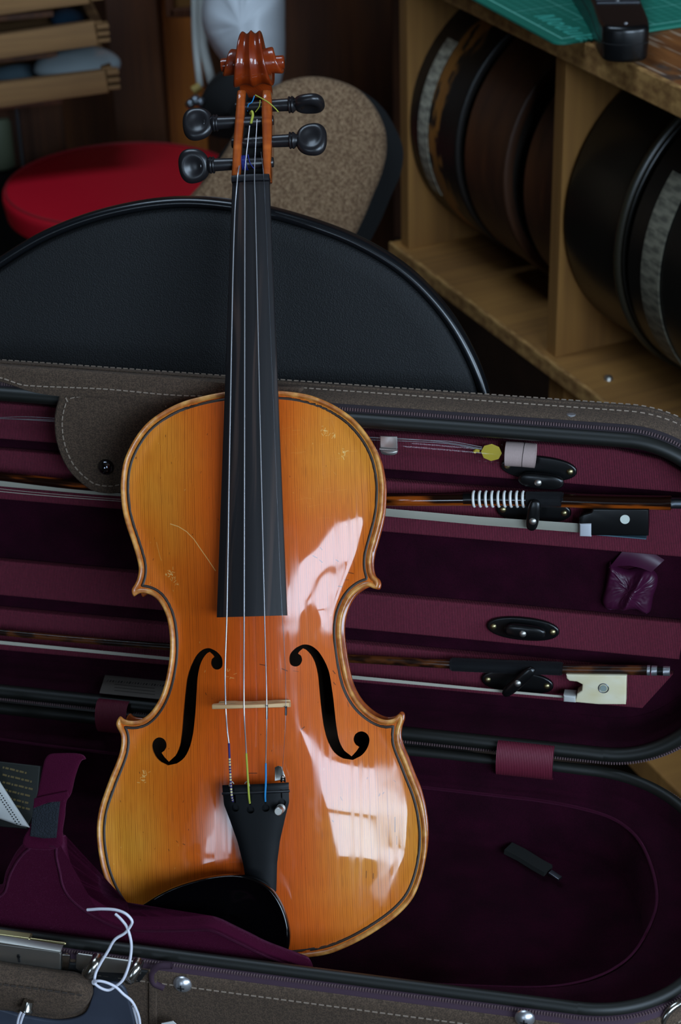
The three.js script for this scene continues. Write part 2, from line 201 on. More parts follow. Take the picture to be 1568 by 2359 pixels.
const M = {
  fabric: std({ map: TX.weaveColor, bumpMap: TX.weave, bumpScale: 0.0004, roughness: 0.95 }),
  velvetFlap: phy({ color: 0x400a24, bumpMap: TX.velvetBump, bumpScale: 0.0006, roughness: 1, sheen: 0.8, sheenColor: new THREE.Color(0.5, 0.12, 0.28), sheenRoughness: 0.4, specularIntensity: 0.2 }),
  velvet: phy({ map: TX.velvet, bumpMap: TX.velvetBump, bumpScale: 0.0005, roughness: 1, sheen: 0.32, sheenColor: new THREE.Color(0.42, 0.07, 0.17), sheenRoughness: 0.5, specularIntensity: 0.2 }),
  rib: std({ map: TX.rib, bumpMap: TX.ribBump, bumpScale: 0.0003, roughness: 0.85 }),
  rimBlack: std({ color: 0x131410, roughness: 0.5 }),
  zip: std({ color: 0x3a2433, roughness: 0.8 }), zipTeeth: std({ color: 0x6c5658, roughness: 0.45, metalness: 0.2 }),
  thread: std({ color: 0x9a8878, roughness: 0.9 }),
  black: std({ color: 0x0b0b0c, roughness: 0.28 }), blackSoft: std({ color: 0x111112, roughness: 0.6 }),
  leather: std({ color: 0x12141a, roughness: 0.42, bumpMap: TX.pebble, bumpScale: 0.0003 }),
  chrome: std({ color: 0xb8b4ac, roughness: 0.22, metalness: 1 }), nickel: std({ color: 0xc4c0b8, roughness: 0.42, metalness: 1, bumpMap: TX.scuff, bumpScale: 0.0001 }), brass: std({ color: 0xb9ab7c, roughness: 0.36, metalness: 1 }),
  silver: std({ color: 0xd2d2d6, roughness: 0.35, metalness: 0.9 }), steel: std({ color: 0x8a9098, roughness: 0.35, metalness: 1 }),
  chin: std({ color: 0x030304, roughness: 0.07 }),
  ebony: phy({ map: TX.ebony, roughness: 0.48, specularIntensity: 0.7 }), tail: phy({ color: 0x060709, roughness: 0.45, specularIntensity: 0.35 }), ebonyPlain: std({ color: 0x121115, roughness: 0.4 }), pegs: std({ color: 0x1c1a1c, roughness: 0.32 }),
  maple: phy({ map: TX.maple, roughness: 0.4, clearcoat: 1, clearcoatRoughness: 0.06, specularIntensity: 0.4 }),
  scroll: phy({ map: TX.maple, color: 0xd0a890, roughness: 0.4, clearcoat: 1, clearcoatRoughness: 0.08, specularIntensity: 0.4 }),
  edge: phy({ map: TX.worn, roughness: 0.45, clearcoat: 0.6, clearcoatRoughness: 0.2 }),
  purfDark: std({ color: 0x1e120b, roughness: 0.5 }), purfPale: std({ color: 0x5e4020, roughness: 0.5 }), cavity: std({ color: 0x0c0908, roughness: 0.9 }),
  cavity2: std({ color: 0x2a1c10, roughness: 0.95 }),  // old wood brown, darkened to paint the shade inside the violin body
  bridge: std({ color: 0xcba373, roughness: 0.6 }),
  hair: std({ color: 0xb9b4a4, roughness: 0.55 }), white: std({ color: 0xe4e4e0, roughness: 0.5 }), cotton: std({ color: 0xe6e4ee, roughness: 0.9 }),
  pearl: std({ color: 0xd5dcd2, roughness: 0.25 }), ivory: std({ map: TX.ivory, roughness: 0.35 }),
  pineDark: std({ map: TX.pineDark, roughness: 0.7 }), pineOrange: std({ map: TX.pineOrange, roughness: 0.6 }), ply: std({ map: TX.ply, roughness: 0.75 }), plyEdge: std({ map: TX.plyEdge, roughness: 0.8 }), bench: std({ map: TX.bench, roughness: 0.5 }), tray: std({ map: TX.trayWood, roughness: 0.8 }),
};
// ------------------------------------------------------------ the violin
// it leans back against the case lid, its belly square to the camera
const A0 = at(600, 1870, F * 0.208 / 759), B0 = at(580, 1110, F * 0.168 / 607), vy = B0.clone().sub(A0).normalize();
const vx = ri0.clone().addScaledVector(vy, -ri0.dot(vy)).normalize().applyAxisAngle(vy, R(-4)), vz = vx.clone().cross(vy);
const VF = new Frame(new THREE.Matrix4().makeBasis(vx, vy, vz).setPosition(A0));
const violin = thing('violin', VF.m, 'old orange varnished violin standing in the open case, leaning on its lid', 'violin');
const vl = (x, y, z = 0) => VF.on(x, y, z);
{
  const leftPx = [[516, 903], [464, 913], [421, 925], [379, 945], [343, 970], [318, 998], [298, 1031], [284, 1066], [278, 1106], [278, 1141], [282, 1177], [291, 1213], [303, 1248], [314, 1284], [319, 1309], [317, 1328], [311, 1344], [303, 1358], [304, 1369], [308, 1374], [321, 1367], [339, 1368], [357, 1377], [371, 1394], [382, 1418], [388, 1445], [391, 1475], [390, 1514], [385, 1548], [378, 1579], [368, 1607], [354, 1631], [339, 1648], [322, 1658], [303, 1660], [287, 1657], [277, 1650], [271, 1656], [267, 1668], [270, 1678], [277, 1691], [279, 1706], [277, 1727], [268, 1755], [254, 1789], [241, 1824], [229, 1861], [223, 1899], [223, 1934], [227, 1968], [234, 2003], [246, 2037], [261, 2068], [279, 2095], [306, 2125], [342, 2152], [390, 2175], [450, 2193], [530, 2206], [610, 2211]];
  const rightPx = [[650, 2211], [700, 2207], [760, 2197], [827, 2168], [878, 2137], [920, 2105], [951, 2069], [969, 2027], [980, 1980], [984, 1929], [979, 1877], [967, 1828], [952, 1791], [937, 1752], [925, 1723], [920, 1703], [922, 1680], [928, 1661], [926, 1648], [919, 1645], [908, 1654], [890, 1658], [873, 1654], [849, 1639], [825, 1614], [807, 1580], [798, 1546], [790, 1499], [786, 1461], [788, 1427], [797, 1398], [810, 1375], [828, 1359], [846, 1351], [860, 1356], [868, 1356], [872, 1346], [869, 1334], [860, 1325], [855, 1303], [857, 1277], [865, 1247], [874, 1214], [881, 1181], [884, 1145], [884, 1112], [876, 1063], [861, 1025], [841, 994], [815, 965], [784, 942], [751, 924], [713, 910], [675, 903], [642, 900], [580, 899]];
  const outline = ccw(spline(VF.pts([...leftPx, ...rightPx], 0), 900));
  const axis = (y) => { const t = (y - vl(603, 1870).y) / (vl(580.5, 1110).y - vl(603, 1870).y); return lerp(vl(603.5, 1870).x, vl(580.5, 1110).x, t); };
  const y0 = Math.min(...outline.map((p) => p[1])), y1 = Math.max(...outline.map((p) => p[1]));
  const halfT = table([[y0 + 0.001, 0.004], [y0 + 0.0045, 0.03], [y0 + 0.014, 0.057], [y0 + 0.034, 0.084], [y0 + 0.064, 0.0995], [0, 0.102], [0.03, 0.094], [0.05, 0.082], [0.068, 0.068], [0.088, 0.058], [0.11, 0.053], [0.125, 0.0545], [0.142, 0.062], [0.16, 0.071], [0.185, 0.0795], [0.208, 0.0815], [0.228, 0.0745], [y1 - 0.016, 0.058], [y1 - 0.006, 0.038], [y1 - 0.002, 0.02], [y1, 0.004]]);
  const half = (y) => (halfT(y - 0.004) + 2 * halfT(y) + halfT(y + 0.004) + halfT(y - 0.002) + halfT(y + 0.002)) / 6;
  const yc = (y0 + y1) / 2, hy = (y1 - y0) / 2 - 0.004;
  const rise = (x, y) => {
    const v = Math.min(Math.abs(y - yc) / hy, 1), long = 0.0145 * Math.pow(Math.cos(Math.PI / 2 * Math.pow(v, 1.5)), 0.85), s = Math.abs(x - axis(y)) / (half(y) - 0.002);
    if (s >= 1) return 0; const c = (1 + Math.cos(Math.PI * Math.pow(s, 1.45))) / 2; return long * c - 0.0005 * Math.exp(-Math.pow((s - 0.93) / 0.06, 2));
  };
  // belly: a vaulted sheet cut to the outline, with the two f-holes cut through
  const ev = new Evaluator(); ev.useGroups = false; ev.attributes = ['position', 'normal', 'uv'];
  const brush = (g) => { const b = new Brush(g); b.updateMatrixWorld(); return b; };
  const nx = 128, ny = 210, gx0 = -0.118, gx1 = 0.118, gy0 = y0 - 0.006, gy1 = y1 + 0.006, pos = [], idx = [];
  for (const side of [0, 1]) for (let j = 0; j <= ny; j++) for (let i = 0; i <= nx; i++) { const x = lerp(gx0, gx1, i / nx) + axis(0), y = lerp(gy0, gy1, j / ny); pos.push(x, y, rise(x, y) - (side ? 0.0024 : 0)); }
  const W1 = nx + 1, S = W1 * (ny + 1);
  for (let j = 0; j < ny; j++) for (let i = 0; i < nx; i++) { const a = j * W1 + i, b = a + 1, c = a + W1, d = c + 1; idx.push(a, b, d, a, d, c, S + a, S + d, S + b, S + a, S + c, S + d); }
  const wall = (a, b) => idx.push(a, S + a, b, b, S + a, S + b);
  for (let i = 0; i < nx; i++) { wall(i + 1, i); wall(ny * W1 + i, ny * W1 + i + 1); }
  for (let j = 0; j < ny; j++) { wall(j * W1, (j + 1) * W1); wall((j + 1) * W1 + nx, j * W1 + nx); }
  const sheet = geo(pos, idx);
  const prism = (o, a, b) => { const g = new THREE.ExtrudeGeometry(new THREE.Shape(ccw(o).map(([x, y]) => new THREE.Vector2(x, y))), { depth: b - a, bevelEnabled: false }).translate(0, 0, a); return brush(g); };
  let belly = ev.evaluate(brush(sheet), prism(inset(outline, 0.0022), -0.02, 0.04), INTERSECTION);
  const fpx = [[755, 275], [715, 285], [675, 320], [645, 370], [622, 425], [608, 480], [600, 550], [592, 640], [586, 740], [578, 850], [565, 930], [535, 995], [488, 1036], [452, 1003], [431, 972], [452, 955], [465, 925], [455, 893], [430, 877], [405, 878], [382, 895], [371, 925], [378, 960], [400, 1000], [435, 1031], [482, 1051], [540, 1038], [595, 995], [630, 925], [650, 840], [661, 740], [667, 640], [671, 540], [675, 470], [690, 390], [715, 335], [745, 300], [765, 291], [790, 310], [802, 328], [784, 345], [779, 375], [795, 402], [822, 408], [845, 395], [851, 365], [843, 330], [815, 300], [785, 283]].map(([x, y]) => [220 + x * 0.3444, 1400 + y * 0.3444]);
  const fo = VF.pts(fpx, 0.008), sharp = new Set([12, 25, 37, 39, 14]);
  const fc = normals2(ccw(fo)), fw = area(fo) > 0 ? 1 : -1, fl = (fw > 0 ? fo : [...fo].reverse()).map((p, i) => [p[0] + fc[i][0] * 0.00045, p[1] + fc[i][1] * 0.00045]); if (fw < 0) fl.reverse();
  const fr = fl.map(([x, y]) => [2 * axis(y) - x + 0.0008, y + 0.0006]);
  const roundF = (o) => { const r = []; o.forEach((p, i) => { const n = o.length, a = o[(i + n - 1) % n], b = o[(i + 1) % n], c = o[(i + 2) % n]; r.push(p); if (!sharp.has(i) && !sharp.has((i + 1) % n)) for (const t of [0.33, 0.66]) { const q = (k) => 0.5 * (2 * p[k] + (b[k] - a[k]) * t + (2 * a[k] - 5 * p[k] + 4 * b[k] - c[k]) * t * t + (3 * p[k] - a[k] - 3 * b[k] + c[k]) * t * t * t); r.push([q(0), q(1)]); } }); return r; };
  for (const f of [fl, fr]) belly = ev.evaluate(belly, prism(roundF(f), -0.02, 0.04), SUBTRACTION);
  const bg = belly.geometry; { const p = bg.attributes.position, uv = new Float32Array(p.count * 2); for (let i = 0; i < p.count; i++) { uv[2 * i] = (p.getX(i) + 0.115) / 0.23; uv[2 * i + 1] = (p.getY(i) + 0.1) / 0.37; } bg.setAttribute('uv', new THREE.BufferAttribute(uv, 2)); }
  const U = (x, y, z = 0.01) => { const p = vl(x, y, z); return [(p.x + 0.115) / 0.23, (p.y + 0.1) / 0.37]; };
  const bellyMap = canvasTex(1150, 1850, (g, w, h) => {
    const im = g.createImageData(w, h), d = im.data, lines = new Float32Array(w + 64);
    let x = 0; while (x < w) { const s = 4.2 + rnd() * 2.6 + (Math.abs(x - w / 2) / w) * 3, k = 0.35 + 0.65 * rnd(); for (let i = 0; i < s; i++) { const q = Math.round(x + i); if (q < lines.length) lines[q] = Math.pow(i / s, 3) * k; } x += s; }
    for (let y = 0; y < h; y++) for (let i = 0; i < w; i++) {
      const u = i / w, v = 1 - y / h, wob = (fbm(u, v, 2, 3, 201, 2) - 0.5) * 9, li = lines[clamp(Math.round(i + wob), 0, w + 40)], n = fbm(u, v, 7, 8, 205, 4), fine = vnoise(u * 420, v * 60, 420, 60, 207), pores = vnoise(u * 500, v * 26, 500, 26, 209);
      const X = (u - 0.48) * 0.23, Y = v * 0.37 - 0.1;      // varnish dye: red brown along the middle and waist, rubbed to amber where it was handled
      let worn = 0.75 * Math.exp(-Math.pow((Y - 0.225) / 0.05, 2)) + 0.8 * Math.exp(-Math.pow((Y + 0.03) / 0.055, 2)) * smooth(0.025, 0.08, Math.abs(X)); worn *= smooth(0.01, 0.05, Math.abs(X)); worn = clamp(worn + (n - 0.5) * 0.9, 0, 1);
      let c = mix3([212, 98, 14], [220, 146, 46], worn); c = mix3(c, [198, 70, 8], 0.75 * Math.exp(-X * X / 0.0014) * clamp(0.3 + n, 0, 1)); c = mix3(c, [122, 46, 6], clamp(li * 0.62 + 0.14 * (fine - 0.4), 0, 1)); c = mix3(c, [120, 60, 20], smooth(0.78, 0.95, pores) * 0.18);
      const k = (y * w + i) * 4; d[k] = c[0]; d[k + 1] = c[1]; d[k + 2] = c[2]; d[k + 3] = 255;
    }
    g.putImageData(im, 0, 0);
    const P = (px, py) => { const [u, v] = U(px, py); return [u * w, (1 - v) * h]; };
    const stroke = (pts, col, lw) => { g.strokeStyle = col; g.lineWidth = lw; g.lineCap = 'round'; g.beginPath(); pts.forEach((p, i) => { const q = P(...p); i ? g.lineTo(...q) : g.moveTo(...q); }); g.stroke(); };
    stroke([[389, 1206], [408, 1212], [428, 1224], [446, 1242], [462, 1265], [480, 1290], [497, 1315]], 'rgba(236,196,130,0.85)', 2.2); stroke([[355, 1248], [362, 1278], [366, 1290]], 'rgba(230,180,110,0.6)', 1.4);
    for (const [cx, cy, n] of [[388, 1322, 22], [326, 1784, 12], [322, 1800, 8], [790, 1040, 16], [745, 990, 12], [768, 1000, 8], [530, 1556, 6], [395, 1345, 6]]) for (let i = 0; i < n; i++) { const a = rnd() * 6.28, r = rnd() * 12, l = 3 + rnd() * 5, b = rnd() * 6.28; stroke([[cx + Math.cos(a) * r, cy + Math.sin(a) * r], [cx + Math.cos(a) * r + Math.cos(b) * l, cy + Math.sin(a) * r + Math.sin(b) * l]], 'rgba(240,214,150,0.6)', 1 + rnd()); }
    for (let i = 0; i < 60; i++) { const x = 640 + rnd() * 220, y = 940 + rnd() * 260, b = -0.4 + rnd() * 0.5 + (rnd() < 0.3 ? 1.2 : 0), l = 6 + rnd() * 34; stroke([[x, y], [x + Math.cos(b) * l, y + Math.sin(b) * l]], `rgba(232,196,150,${0.06 + rnd() * rnd() * 0.3})`, 0.5 + rnd() * 0.8); }
    for (let i = 0; i < 150; i++) { const x = 250 + rnd() * 700, y = 930 + rnd() * 1230, l = 1 + rnd() * 4, b = 1.2 + rnd() * 0.9; stroke([[x, y], [x + Math.cos(b) * l, y + Math.sin(b) * l]], rnd() < 0.6 ? `rgba(60,26,14,${0.3 + rnd() * 0.45})` : `rgba(236,200,140,${0.25 + rnd() * 0.3})`, 0.9 + rnd() * 1.5); }
    for (const [x, y, a, l] of [[772, 1289, 0.6, 6], [736, 1261, 0.8, 7], [702, 1674, 2.5, 10], [764, 1546, 0.9, 9], [766, 1573, 0.9, 7], [797, 1618, 1.3, 12], [784, 1836, 1.2, 9], [842, 2010, 1.6, 16], [858, 2016, 1.6, 12], [908, 1886, 1.57, 34], [912, 1930, 1.57, 20], [676, 1545, 0.2, 12], [650, 1540, 0.4, 14], [600, 1530, 0.2, 16], [420, 1945, 0.4, 5], [404, 1938, 0.8, 5], [720, 1280, 0.5, 10], [735, 1290, 0.7, 8], [790, 1335, 0, 10], [800, 1318, 0.2, 12], [776, 1350, 0.1, 9], [905, 1800, 0.8, 6], [765, 1890, 1, 4], [575, 1780, 0, 18]]) stroke([[x, y], [x + Math.cos(a) * l, y + Math.sin(a) * l]], 'rgba(48,22,14,0.65)', 1 + rnd() * 1.8);
    stroke([[640, 925], [652, 1300], [655, 1480], [657, 1640]], 'rgba(90,40,16,0.25)', 1);
  });
  const varnish = phy({ map: bellyMap, roughness: 0.5, specularIntensity: 0.35, clearcoat: 1, clearcoatRoughness: 1, clearcoatRoughnessMap: TX.varnishRough });
  mesh('belly', bg, varnish, violin);
  // edge: a rounded, worn bead all around, purfling inlaid beside it
  const bead = [[-0.0034, -0.0012], [-0.0032, 0.0001], [-0.0022, 0.0011], [-0.0011, 0.0014], [-0.0003, 0.0008], [0, -0.0003], [-0.0002, -0.0018], [-0.001, -0.0027], [-0.0034, -0.003]];
  mesh('plate_edge', sweep(outline, bead, true, true), M.edge, violin, 'worn pale edge of the belly');
  const ribbon = (d, w, dz) => { const a = relax(inset(outline, d), 12); const nn = normals2(a); const out = a.map((p, i) => [-w, -w * 0.4, w * 0.4, w].map((k) => { const x = p[0] + nn[i][0] * k, y = p[1] + nn[i][1] * k; return [x, y, rise(x, y) + dz - (Math.abs(k) === w ? 0.0003 : 0)]; })); out.push(out[0]); return skin(out); };
  const purf = mesh('purfling', ribbon(0.0047, 0.00098, 0.00025), M.purfDark, violin); mesh('purfling_core', ribbon(0.0047, 0.0002, 0.00032), M.purfPale, purf, 'pale middle strip');
  const rib = inset(outline, 0.0028);
  mesh('ribs', [sweep(rib, [[0, -0.002], [0, -0.0325]], true)], M.maple, violin); mesh('inner_back', slab(rib, -0.0325, -0.032, 0), M.cavity2, violin, 'bare old wood inside, darkened for the shade seen through the f-holes');
  mesh('back_plate', [slab(outline, -0.0365, -0.0325, 0.0012), pillow(inset(outline, 0.005), [[1, -0.0355], [0.92, -0.0372], [0.75, -0.042], [0.5, -0.0462], [0.25, -0.0478], [0, -0.048]])], M.maple, violin);
  // fingerboard: widening, curved across
  const nutZ = 0.003, endZ = 0.028, zAt = (py) => lerp(nutZ, endZ, (py - 410) / 1010);
  const board = [], neckRows = [];
  for (let k = 0; k <= 40; k++) {
    const py = lerp(420, 1420, k / 40), z = zAt(py), a = vl(lerp(534.3, 498.5, k / 40), py, z), b = vl(lerp(619.7, 660.5, k / 40), py, z), row = [], w = (b.x - a.x) / 2, cx = (a.x + b.x) / 2, sg = 0.042 - Math.sqrt(0.042 * 0.042 - w * w), cy = (a.y + b.y) / 2;
    row.push([cx - w + 0.001, cy, z - 0.005], [cx - w, cy, z - 0.004], [cx - w, cy, z - 0.0006]);
    for (let j = 0; j <= 12; j++) { const s = -1 + j / 6; row.push([cx + s * (w - 0.0005), cy, z + sg - (0.042 - Math.sqrt(0.042 * 0.042 - s * s * w * w))]); }
    row.push([cx + w, cy, z - 0.0006], [cx + w, cy, z - 0.004], [cx + w - 0.001, cy, z - 0.005]); board.push(row);
    if (cy > 0.256) { const dep = lerp(0.0125, 0.015, k / 20) + 0.03 * smooth(0.285, 0.262, cy), nr = []; for (let j = 0; j <= 16; j++) { const t = Math.PI * j / 16; nr.push([cx - (w - 0.0006) * Math.cos(t), cy, z - 0.0045 - dep * Math.pow(Math.sin(t), 0.8)]); } neckRows.push(nr); }
  }
  mesh('fingerboard', skin(board, true, true, 0.5), M.ebony, violin);
  mesh('neck', skin(neckRows, true, true, 0.9), M.maple, violin);
  { const rows = []; for (const [py, dz] of [[421, 0.0012], [419.5, 0.0018], [412, 0.0018], [406, 0.0012], [404.5, 0.0002]]) { const z = nutZ, a = vl(533.5, py, z), b = vl(620, py, z), r = []; for (let j = 0; j <= 12; j++) { const s = -1 + j / 6; r.push([lerp(a.x, b.x, j / 12), a.y, z + dz + 0.0016 * (1 - s * s)]); } r.push([b.x, b.y, z - 0.006], [a.x, a.y, z - 0.006]); rows.push(r); } mesh('nut', skin(rows, true, true, 0.5), M.ebonyPlain, violin); }
  // pegbox: two cheeks and a floor, tilted back
  const cheeks = [[408, 531.5, 552.5, 605, 621.5], [370, 533.5, 554, 604, 623], [330, 535.6, 556, 603, 624.5], [295, 538, 559, 602, 625.2], [260, 540.7, 562, 601, 625.5], [232, 543, 563.5, 601, 625], [208, 545, 565, 601.5, 623.5]];
  const pz = (py) => 0.0015 - (408 - py) / 200 * 0.0145;
  for (const side of [0, 1]) {
    const rows = cheeks.map(([py, a, b, c, d]) => { const z = pz(py), l = vl(side ? c : a, py, z), r = vl(side ? d : b, py, z), w = r.x - l.x, dep = 0.0165 + (408 - py) / 200 * 0.004; return [[l.x, l.y, z - dep], [l.x, l.y, z - 0.003], [l.x + w * 0.06, l.y, z - 0.0012], [l.x + w * 0.25, l.y, z], [l.x + w * 0.6, l.y, z], [l.x + w * 0.9, l.y, z - 0.001], [r.x, r.y, z - 0.0025], [r.x, r.y, z - dep]]; });
    mesh('pegbox_cheek', skin(rows, true, true), M.maple, violin);
  }
  mesh('pegbox_floor', skin(cheeks.map(([py, a, b, c, d]) => { const z = pz(py), l = vl(a, py, z), r = vl(d, py, z), dep = 0.0145 + (408 - py) / 200 * 0.004; return [[l.x + 0.0004, l.y, z - dep], [r.x - 0.0004, r.y, z - dep], [r.x - 0.0006, r.y, z - dep - 0.004], [(l.x + r.x) / 2, l.y, z - dep - 0.006], [l.x + 0.0006, l.y, z - dep - 0.004]]; }), true, true, 0.6), M.maple, violin);
  mesh('pegbox_lining', skin(cheeks.map(([py, a, b, c]) => { const z = pz(py), l = vl(b, py, z), r = vl(c, py, z), dep = 0.0145 + (408 - py) / 200 * 0.004; return [[l.x + 0.0001, l.y, z - 0.0045], [l.x + 0.0001, l.y, z - dep + 0.0003], [r.x - 0.0001, r.y, z - dep + 0.0003], [r.x - 0.0001, r.y, z - 0.0045]]; })), M.cavity, violin, 'blackened inside of the pegbox');
  // scroll: a fluted ribbon wound about the eye, each turn standing out wider than the last
  const sc = vl(581.5, 147, -0.021), rPhi = (f) => 0.0216 * Math.exp(-0.1146 * (f - Math.PI / 2)), wTab = table([[-40, 0.0115], [0, 0.0085], [60, 0.0064], [90, 0.0062], [130, 0.0070], [180, 0.0092], [230, 0.0116], [270, 0.0132], [330, 0.0134], [400, 0.0132], [450, 0.0138], [500, 0.0150], [540, 0.0166], [600, 0.0190], [640, 0.0203], [720, 0.0205], [800, 0.0208]]), wPhi = (d) => { let s = 0; for (let k = -5; k <= 5; k++) s += wTab(d + k * 6); return s / 11; };
  const srows = []; for (let deg = -38; deg <= 800; deg += 4) {
    const f = R(deg), r = rPhi(f), w = wPhi(deg), ri = Math.max(r * 0.45, 0.0025), row = [], d = 0.0016 * Math.min(1, r / 0.016), q = (x, p) => [sc.x + x, sc.y + p * Math.sin(f), sc.z - p * Math.cos(f)];
    row.push(q(-w + 0.0004, ri), q(-w + 0.0002, r - 0.002), q(-w, r - 0.0008), q(-w + 0.0005, r - 0.0002));
    for (let j = 0; j <= 24; j++) { const s = -1 + j / 12; row.push(q(s * (w - 0.0009), r - d * Math.pow(Math.sin(Math.PI * s), 2) + 0.0005 * Math.exp(-s * s * 120))); }
    row.push(q(w - 0.0005, r - 0.0002), q(w, r - 0.0008), q(w - 0.0002, r - 0.002), q(w - 0.0004, ri)); srows.push(row);
  }
  const eye = lathe([[0, 0], [0.0034, 0], [0.0042, 0.0005], [0.0044, 0.0014], [0.0044, 0.0408], [0.0042, 0.0417], [0.0034, 0.0422], [0, 0.0422]], 28).rotateZ(Math.PI / 2).translate(sc.x + 0.0211, sc.y, sc.z);
  mesh('scroll', [skin(srows, true, true, 0.9), eye], M.scroll, violin);
  // pegs
  const pegAt = (cx, cy, z) => vl(380 + cx / 3.92, 40 + cy / 3.92, z);
  for (const [side, y, headX, headY, colX, endX, turn, tilt] of [[-1, 1308, 262, 1303, 432, 972, 22, 4], [-1, 930, 298, 945, 462, 970, -8, 4], [1, 812, 1300, 805, 1128, 640, 82, 3], [1, 1136, 1322, 1132, 1136, 610, -12, -2]]) {
    const py = 40 + y / 3.92, z = pz(py) - 0.008, c = pegAt(colX, y, z), e = pegAt(endX, y, z), h = pegAt(headX, headY, z), L = Math.abs(e.x - c.x);
    const ax = V(c.x - e.x, 0, 0).normalize(), shaft = lathe([[0, -0.0006], [0.0030, -0.0006], [0.0033, 0], [0.0042, L], [0.0042, L]], 24);
    const rot = new THREE.Matrix4().makeRotationFromQuaternion(new THREE.Quaternion().setFromUnitVectors(V(0, 1, 0), ax)).setPosition(e.x, e.y, e.z);
    const peg = mesh('peg', shaft.applyMatrix4(rot), M.pegs, violin);
    const collar = lathe([[0.0042, 0], [0.0052, 0.0002], [0.0056, 0.0009], [0.0049, 0.0017], [0.0056, 0.0026], [0.0053, 0.0034], [0.0045, 0.0042], [0.0032, 0.0056], [0.0030, 0.0072], [0.0036, 0.009]], 24).applyMatrix4(T(0, L - 0.0012, 0)).applyMatrix4(rot);
    mesh('collar', collar, M.pegs, peg);
    const hd = Math.abs(h.x - c.x), rows = [];
    for (let i = 0; i <= 24; i++) { const t = Math.PI * i / 24, row = []; for (let j = 0; j < 40; j++) { const a = 2 * Math.PI * j / 40, sx = Math.sign(Math.cos(t)) * Math.pow(Math.abs(Math.cos(t)), 0.85), s = Math.pow(Math.sin(t), 0.8); let X = sx * 0.0101, Y = s * Math.cos(a) * 0.0112, Z = s * Math.sin(a) * 0.0058; Y *= 1 + 0.10 * sx; const rr = Math.hypot(X / 0.0101, Y / 0.0112); Z *= 1 - 0.62 * Math.exp(-Math.pow(rr / 0.62, 3)); row.push([Y, X, Z]); } rows.push(row); }
    const head = skin(rows, true, true).applyMatrix4(mul(rot, T(0, L + hd, 0), RY(R(side * turn)), RZ(R(tilt))));
    mesh('peg_head', head, M.pegs, peg);
  }
  // bridge, seen almost from above
  const bf = vl(588, 1622, 0.0138), bz0 = rise(bf.x, bf.y);
  { const s = new THREE.Shape(); const P = [[-0.0215, 0], [-0.0225, 0.0035], [-0.017, 0.0062], [-0.0145, 0.0085], [-0.0158, 0.0115], [-0.0205, 0.0135], [-0.0242, 0.0175], [-0.0243, 0.0215], [-0.0235, 0.0262], [-0.013, 0.0305], [0, 0.0322], [0.012, 0.0302], [0.0235, 0.0232], [0.0243, 0.0195], [0.0238, 0.0165], [0.0205, 0.0132], [0.0158, 0.0112], [0.0145, 0.0085], [0.017, 0.0062], [0.0225, 0.0035], [0.0215, 0], [0.0125, 0], [0.009, 0.0035], [0, 0.0058], [-0.009, 0.0035], [-0.0125, 0]];
    s.setFromPoints(P.map(([x, y]) => new THREE.Vector2(x, y)));
    for (const [x, y, r] of [[0, 0.016, 0.0028], [-0.0135, 0.0185, 0.003], [0.0135, 0.0175, 0.003]]) { const h = new THREE.Path(); h.absellipse(x, y, r * 1.2, r, 0, 2 * Math.PI); s.holes.push(h); }
    const g = new THREE.ExtrudeGeometry(s, { depth: 0.0028, bevelEnabled: true, bevelThickness: 0.0006, bevelSize: 0.0005, bevelOffset: -0.0005, bevelSegments: 2, curveSegments: 16 }).translate(0, 0, -0.0014);
    const p = g.attributes.position; for (let i = 0; i < p.count; i++) { const k = lerp(1.25, 0.5, clamp(p.getY(i) / 0.032, 0, 1)); p.setZ(i, p.getZ(i) * k); }
    mesh('bridge', boxUV(creased(g, 0.5).rotateX(Math.PI / 2).translate(bf.x, bf.y, bz0)), M.bridge, violin); }
  // tailpiece with string slots
  const t0 = vl(588, 1806, 0.028), t1 = vl(603, 2055, 0.019), td = t1.clone().sub(t0), tl = td.length(), hw = table([[0, 0.0207], [0.012, 0.0203], [0.022, 0.0172], [0.036, 0.0132], [0.05, 0.0106], [0.068, 0.009], [0.09, 0.0085]]);
  const tM = new THREE.Matrix4().makeBasis(V(td.y, -td.x, 0).normalize().negate(), td.clone().normalize().negate(), V(0, 0, 1)).setPosition(t0);
  { const rows = []; for (let k = 0; k <= 44; k++) { const y = tl * k / 44, w = hw(y), r = [], sag = lerp(0.0042, 0.0035, k / 44); for (let j = 0; j <= 14; j++) { const s = -1 + j / 7; r.push([s * w, -y, sag * (Math.sqrt(Math.max(0, 1 - s * s * 0.86)) - 0.4) + (k === 0 ? -0.0007 : 0)]); } r.push([w * 0.96, -y, -0.0022], [w * 0.6, -y, -0.003 + sag * 0.5], [-w * 0.6, -y, -0.003 + sag * 0.5], [-w * 0.96, -y, -0.0022]); rows.push(r); }
    let tp = brush(skin(rows, true, true, 0.6)); const sl = [[541, 1862], [576, 1866], [611, 1862], [648, 1850]].map(([x, y]) => vl(x, y, 0.03).applyMatrix4(tM.clone().invert()));
    for (const p of sl) { tp = ev.evaluate(tp, brush(cyl(0.0024, 0.0024, 0.02, 20).rotateX(Math.PI / 2).translate(p.x, p.y, 0.0096)), SUBTRACTION); tp = ev.evaluate(tp, brush(new THREE.BoxGeometry(0.0009, 0.0075, 0.02).translate(p.x, p.y + 0.0045, 0.0096)), SUBTRACTION); }
    const tail = mesh('tailpiece', tp.geometry.applyMatrix4(tM), M.tail, violin);
    const sad = []; for (let j = 0; j <= 20; j++) { const s = -1 + j / 10; sad.push([s * 0.0208, -0.0052, 0.0042 * (Math.sqrt(1 - s * s * 0.86) - 0.4) + 0.0002]); }
    mesh('tailpiece_saddle', tube(sad, 0.0009, false, 8, 40).applyMatrix4(tM), M.ebonyPlain, tail);
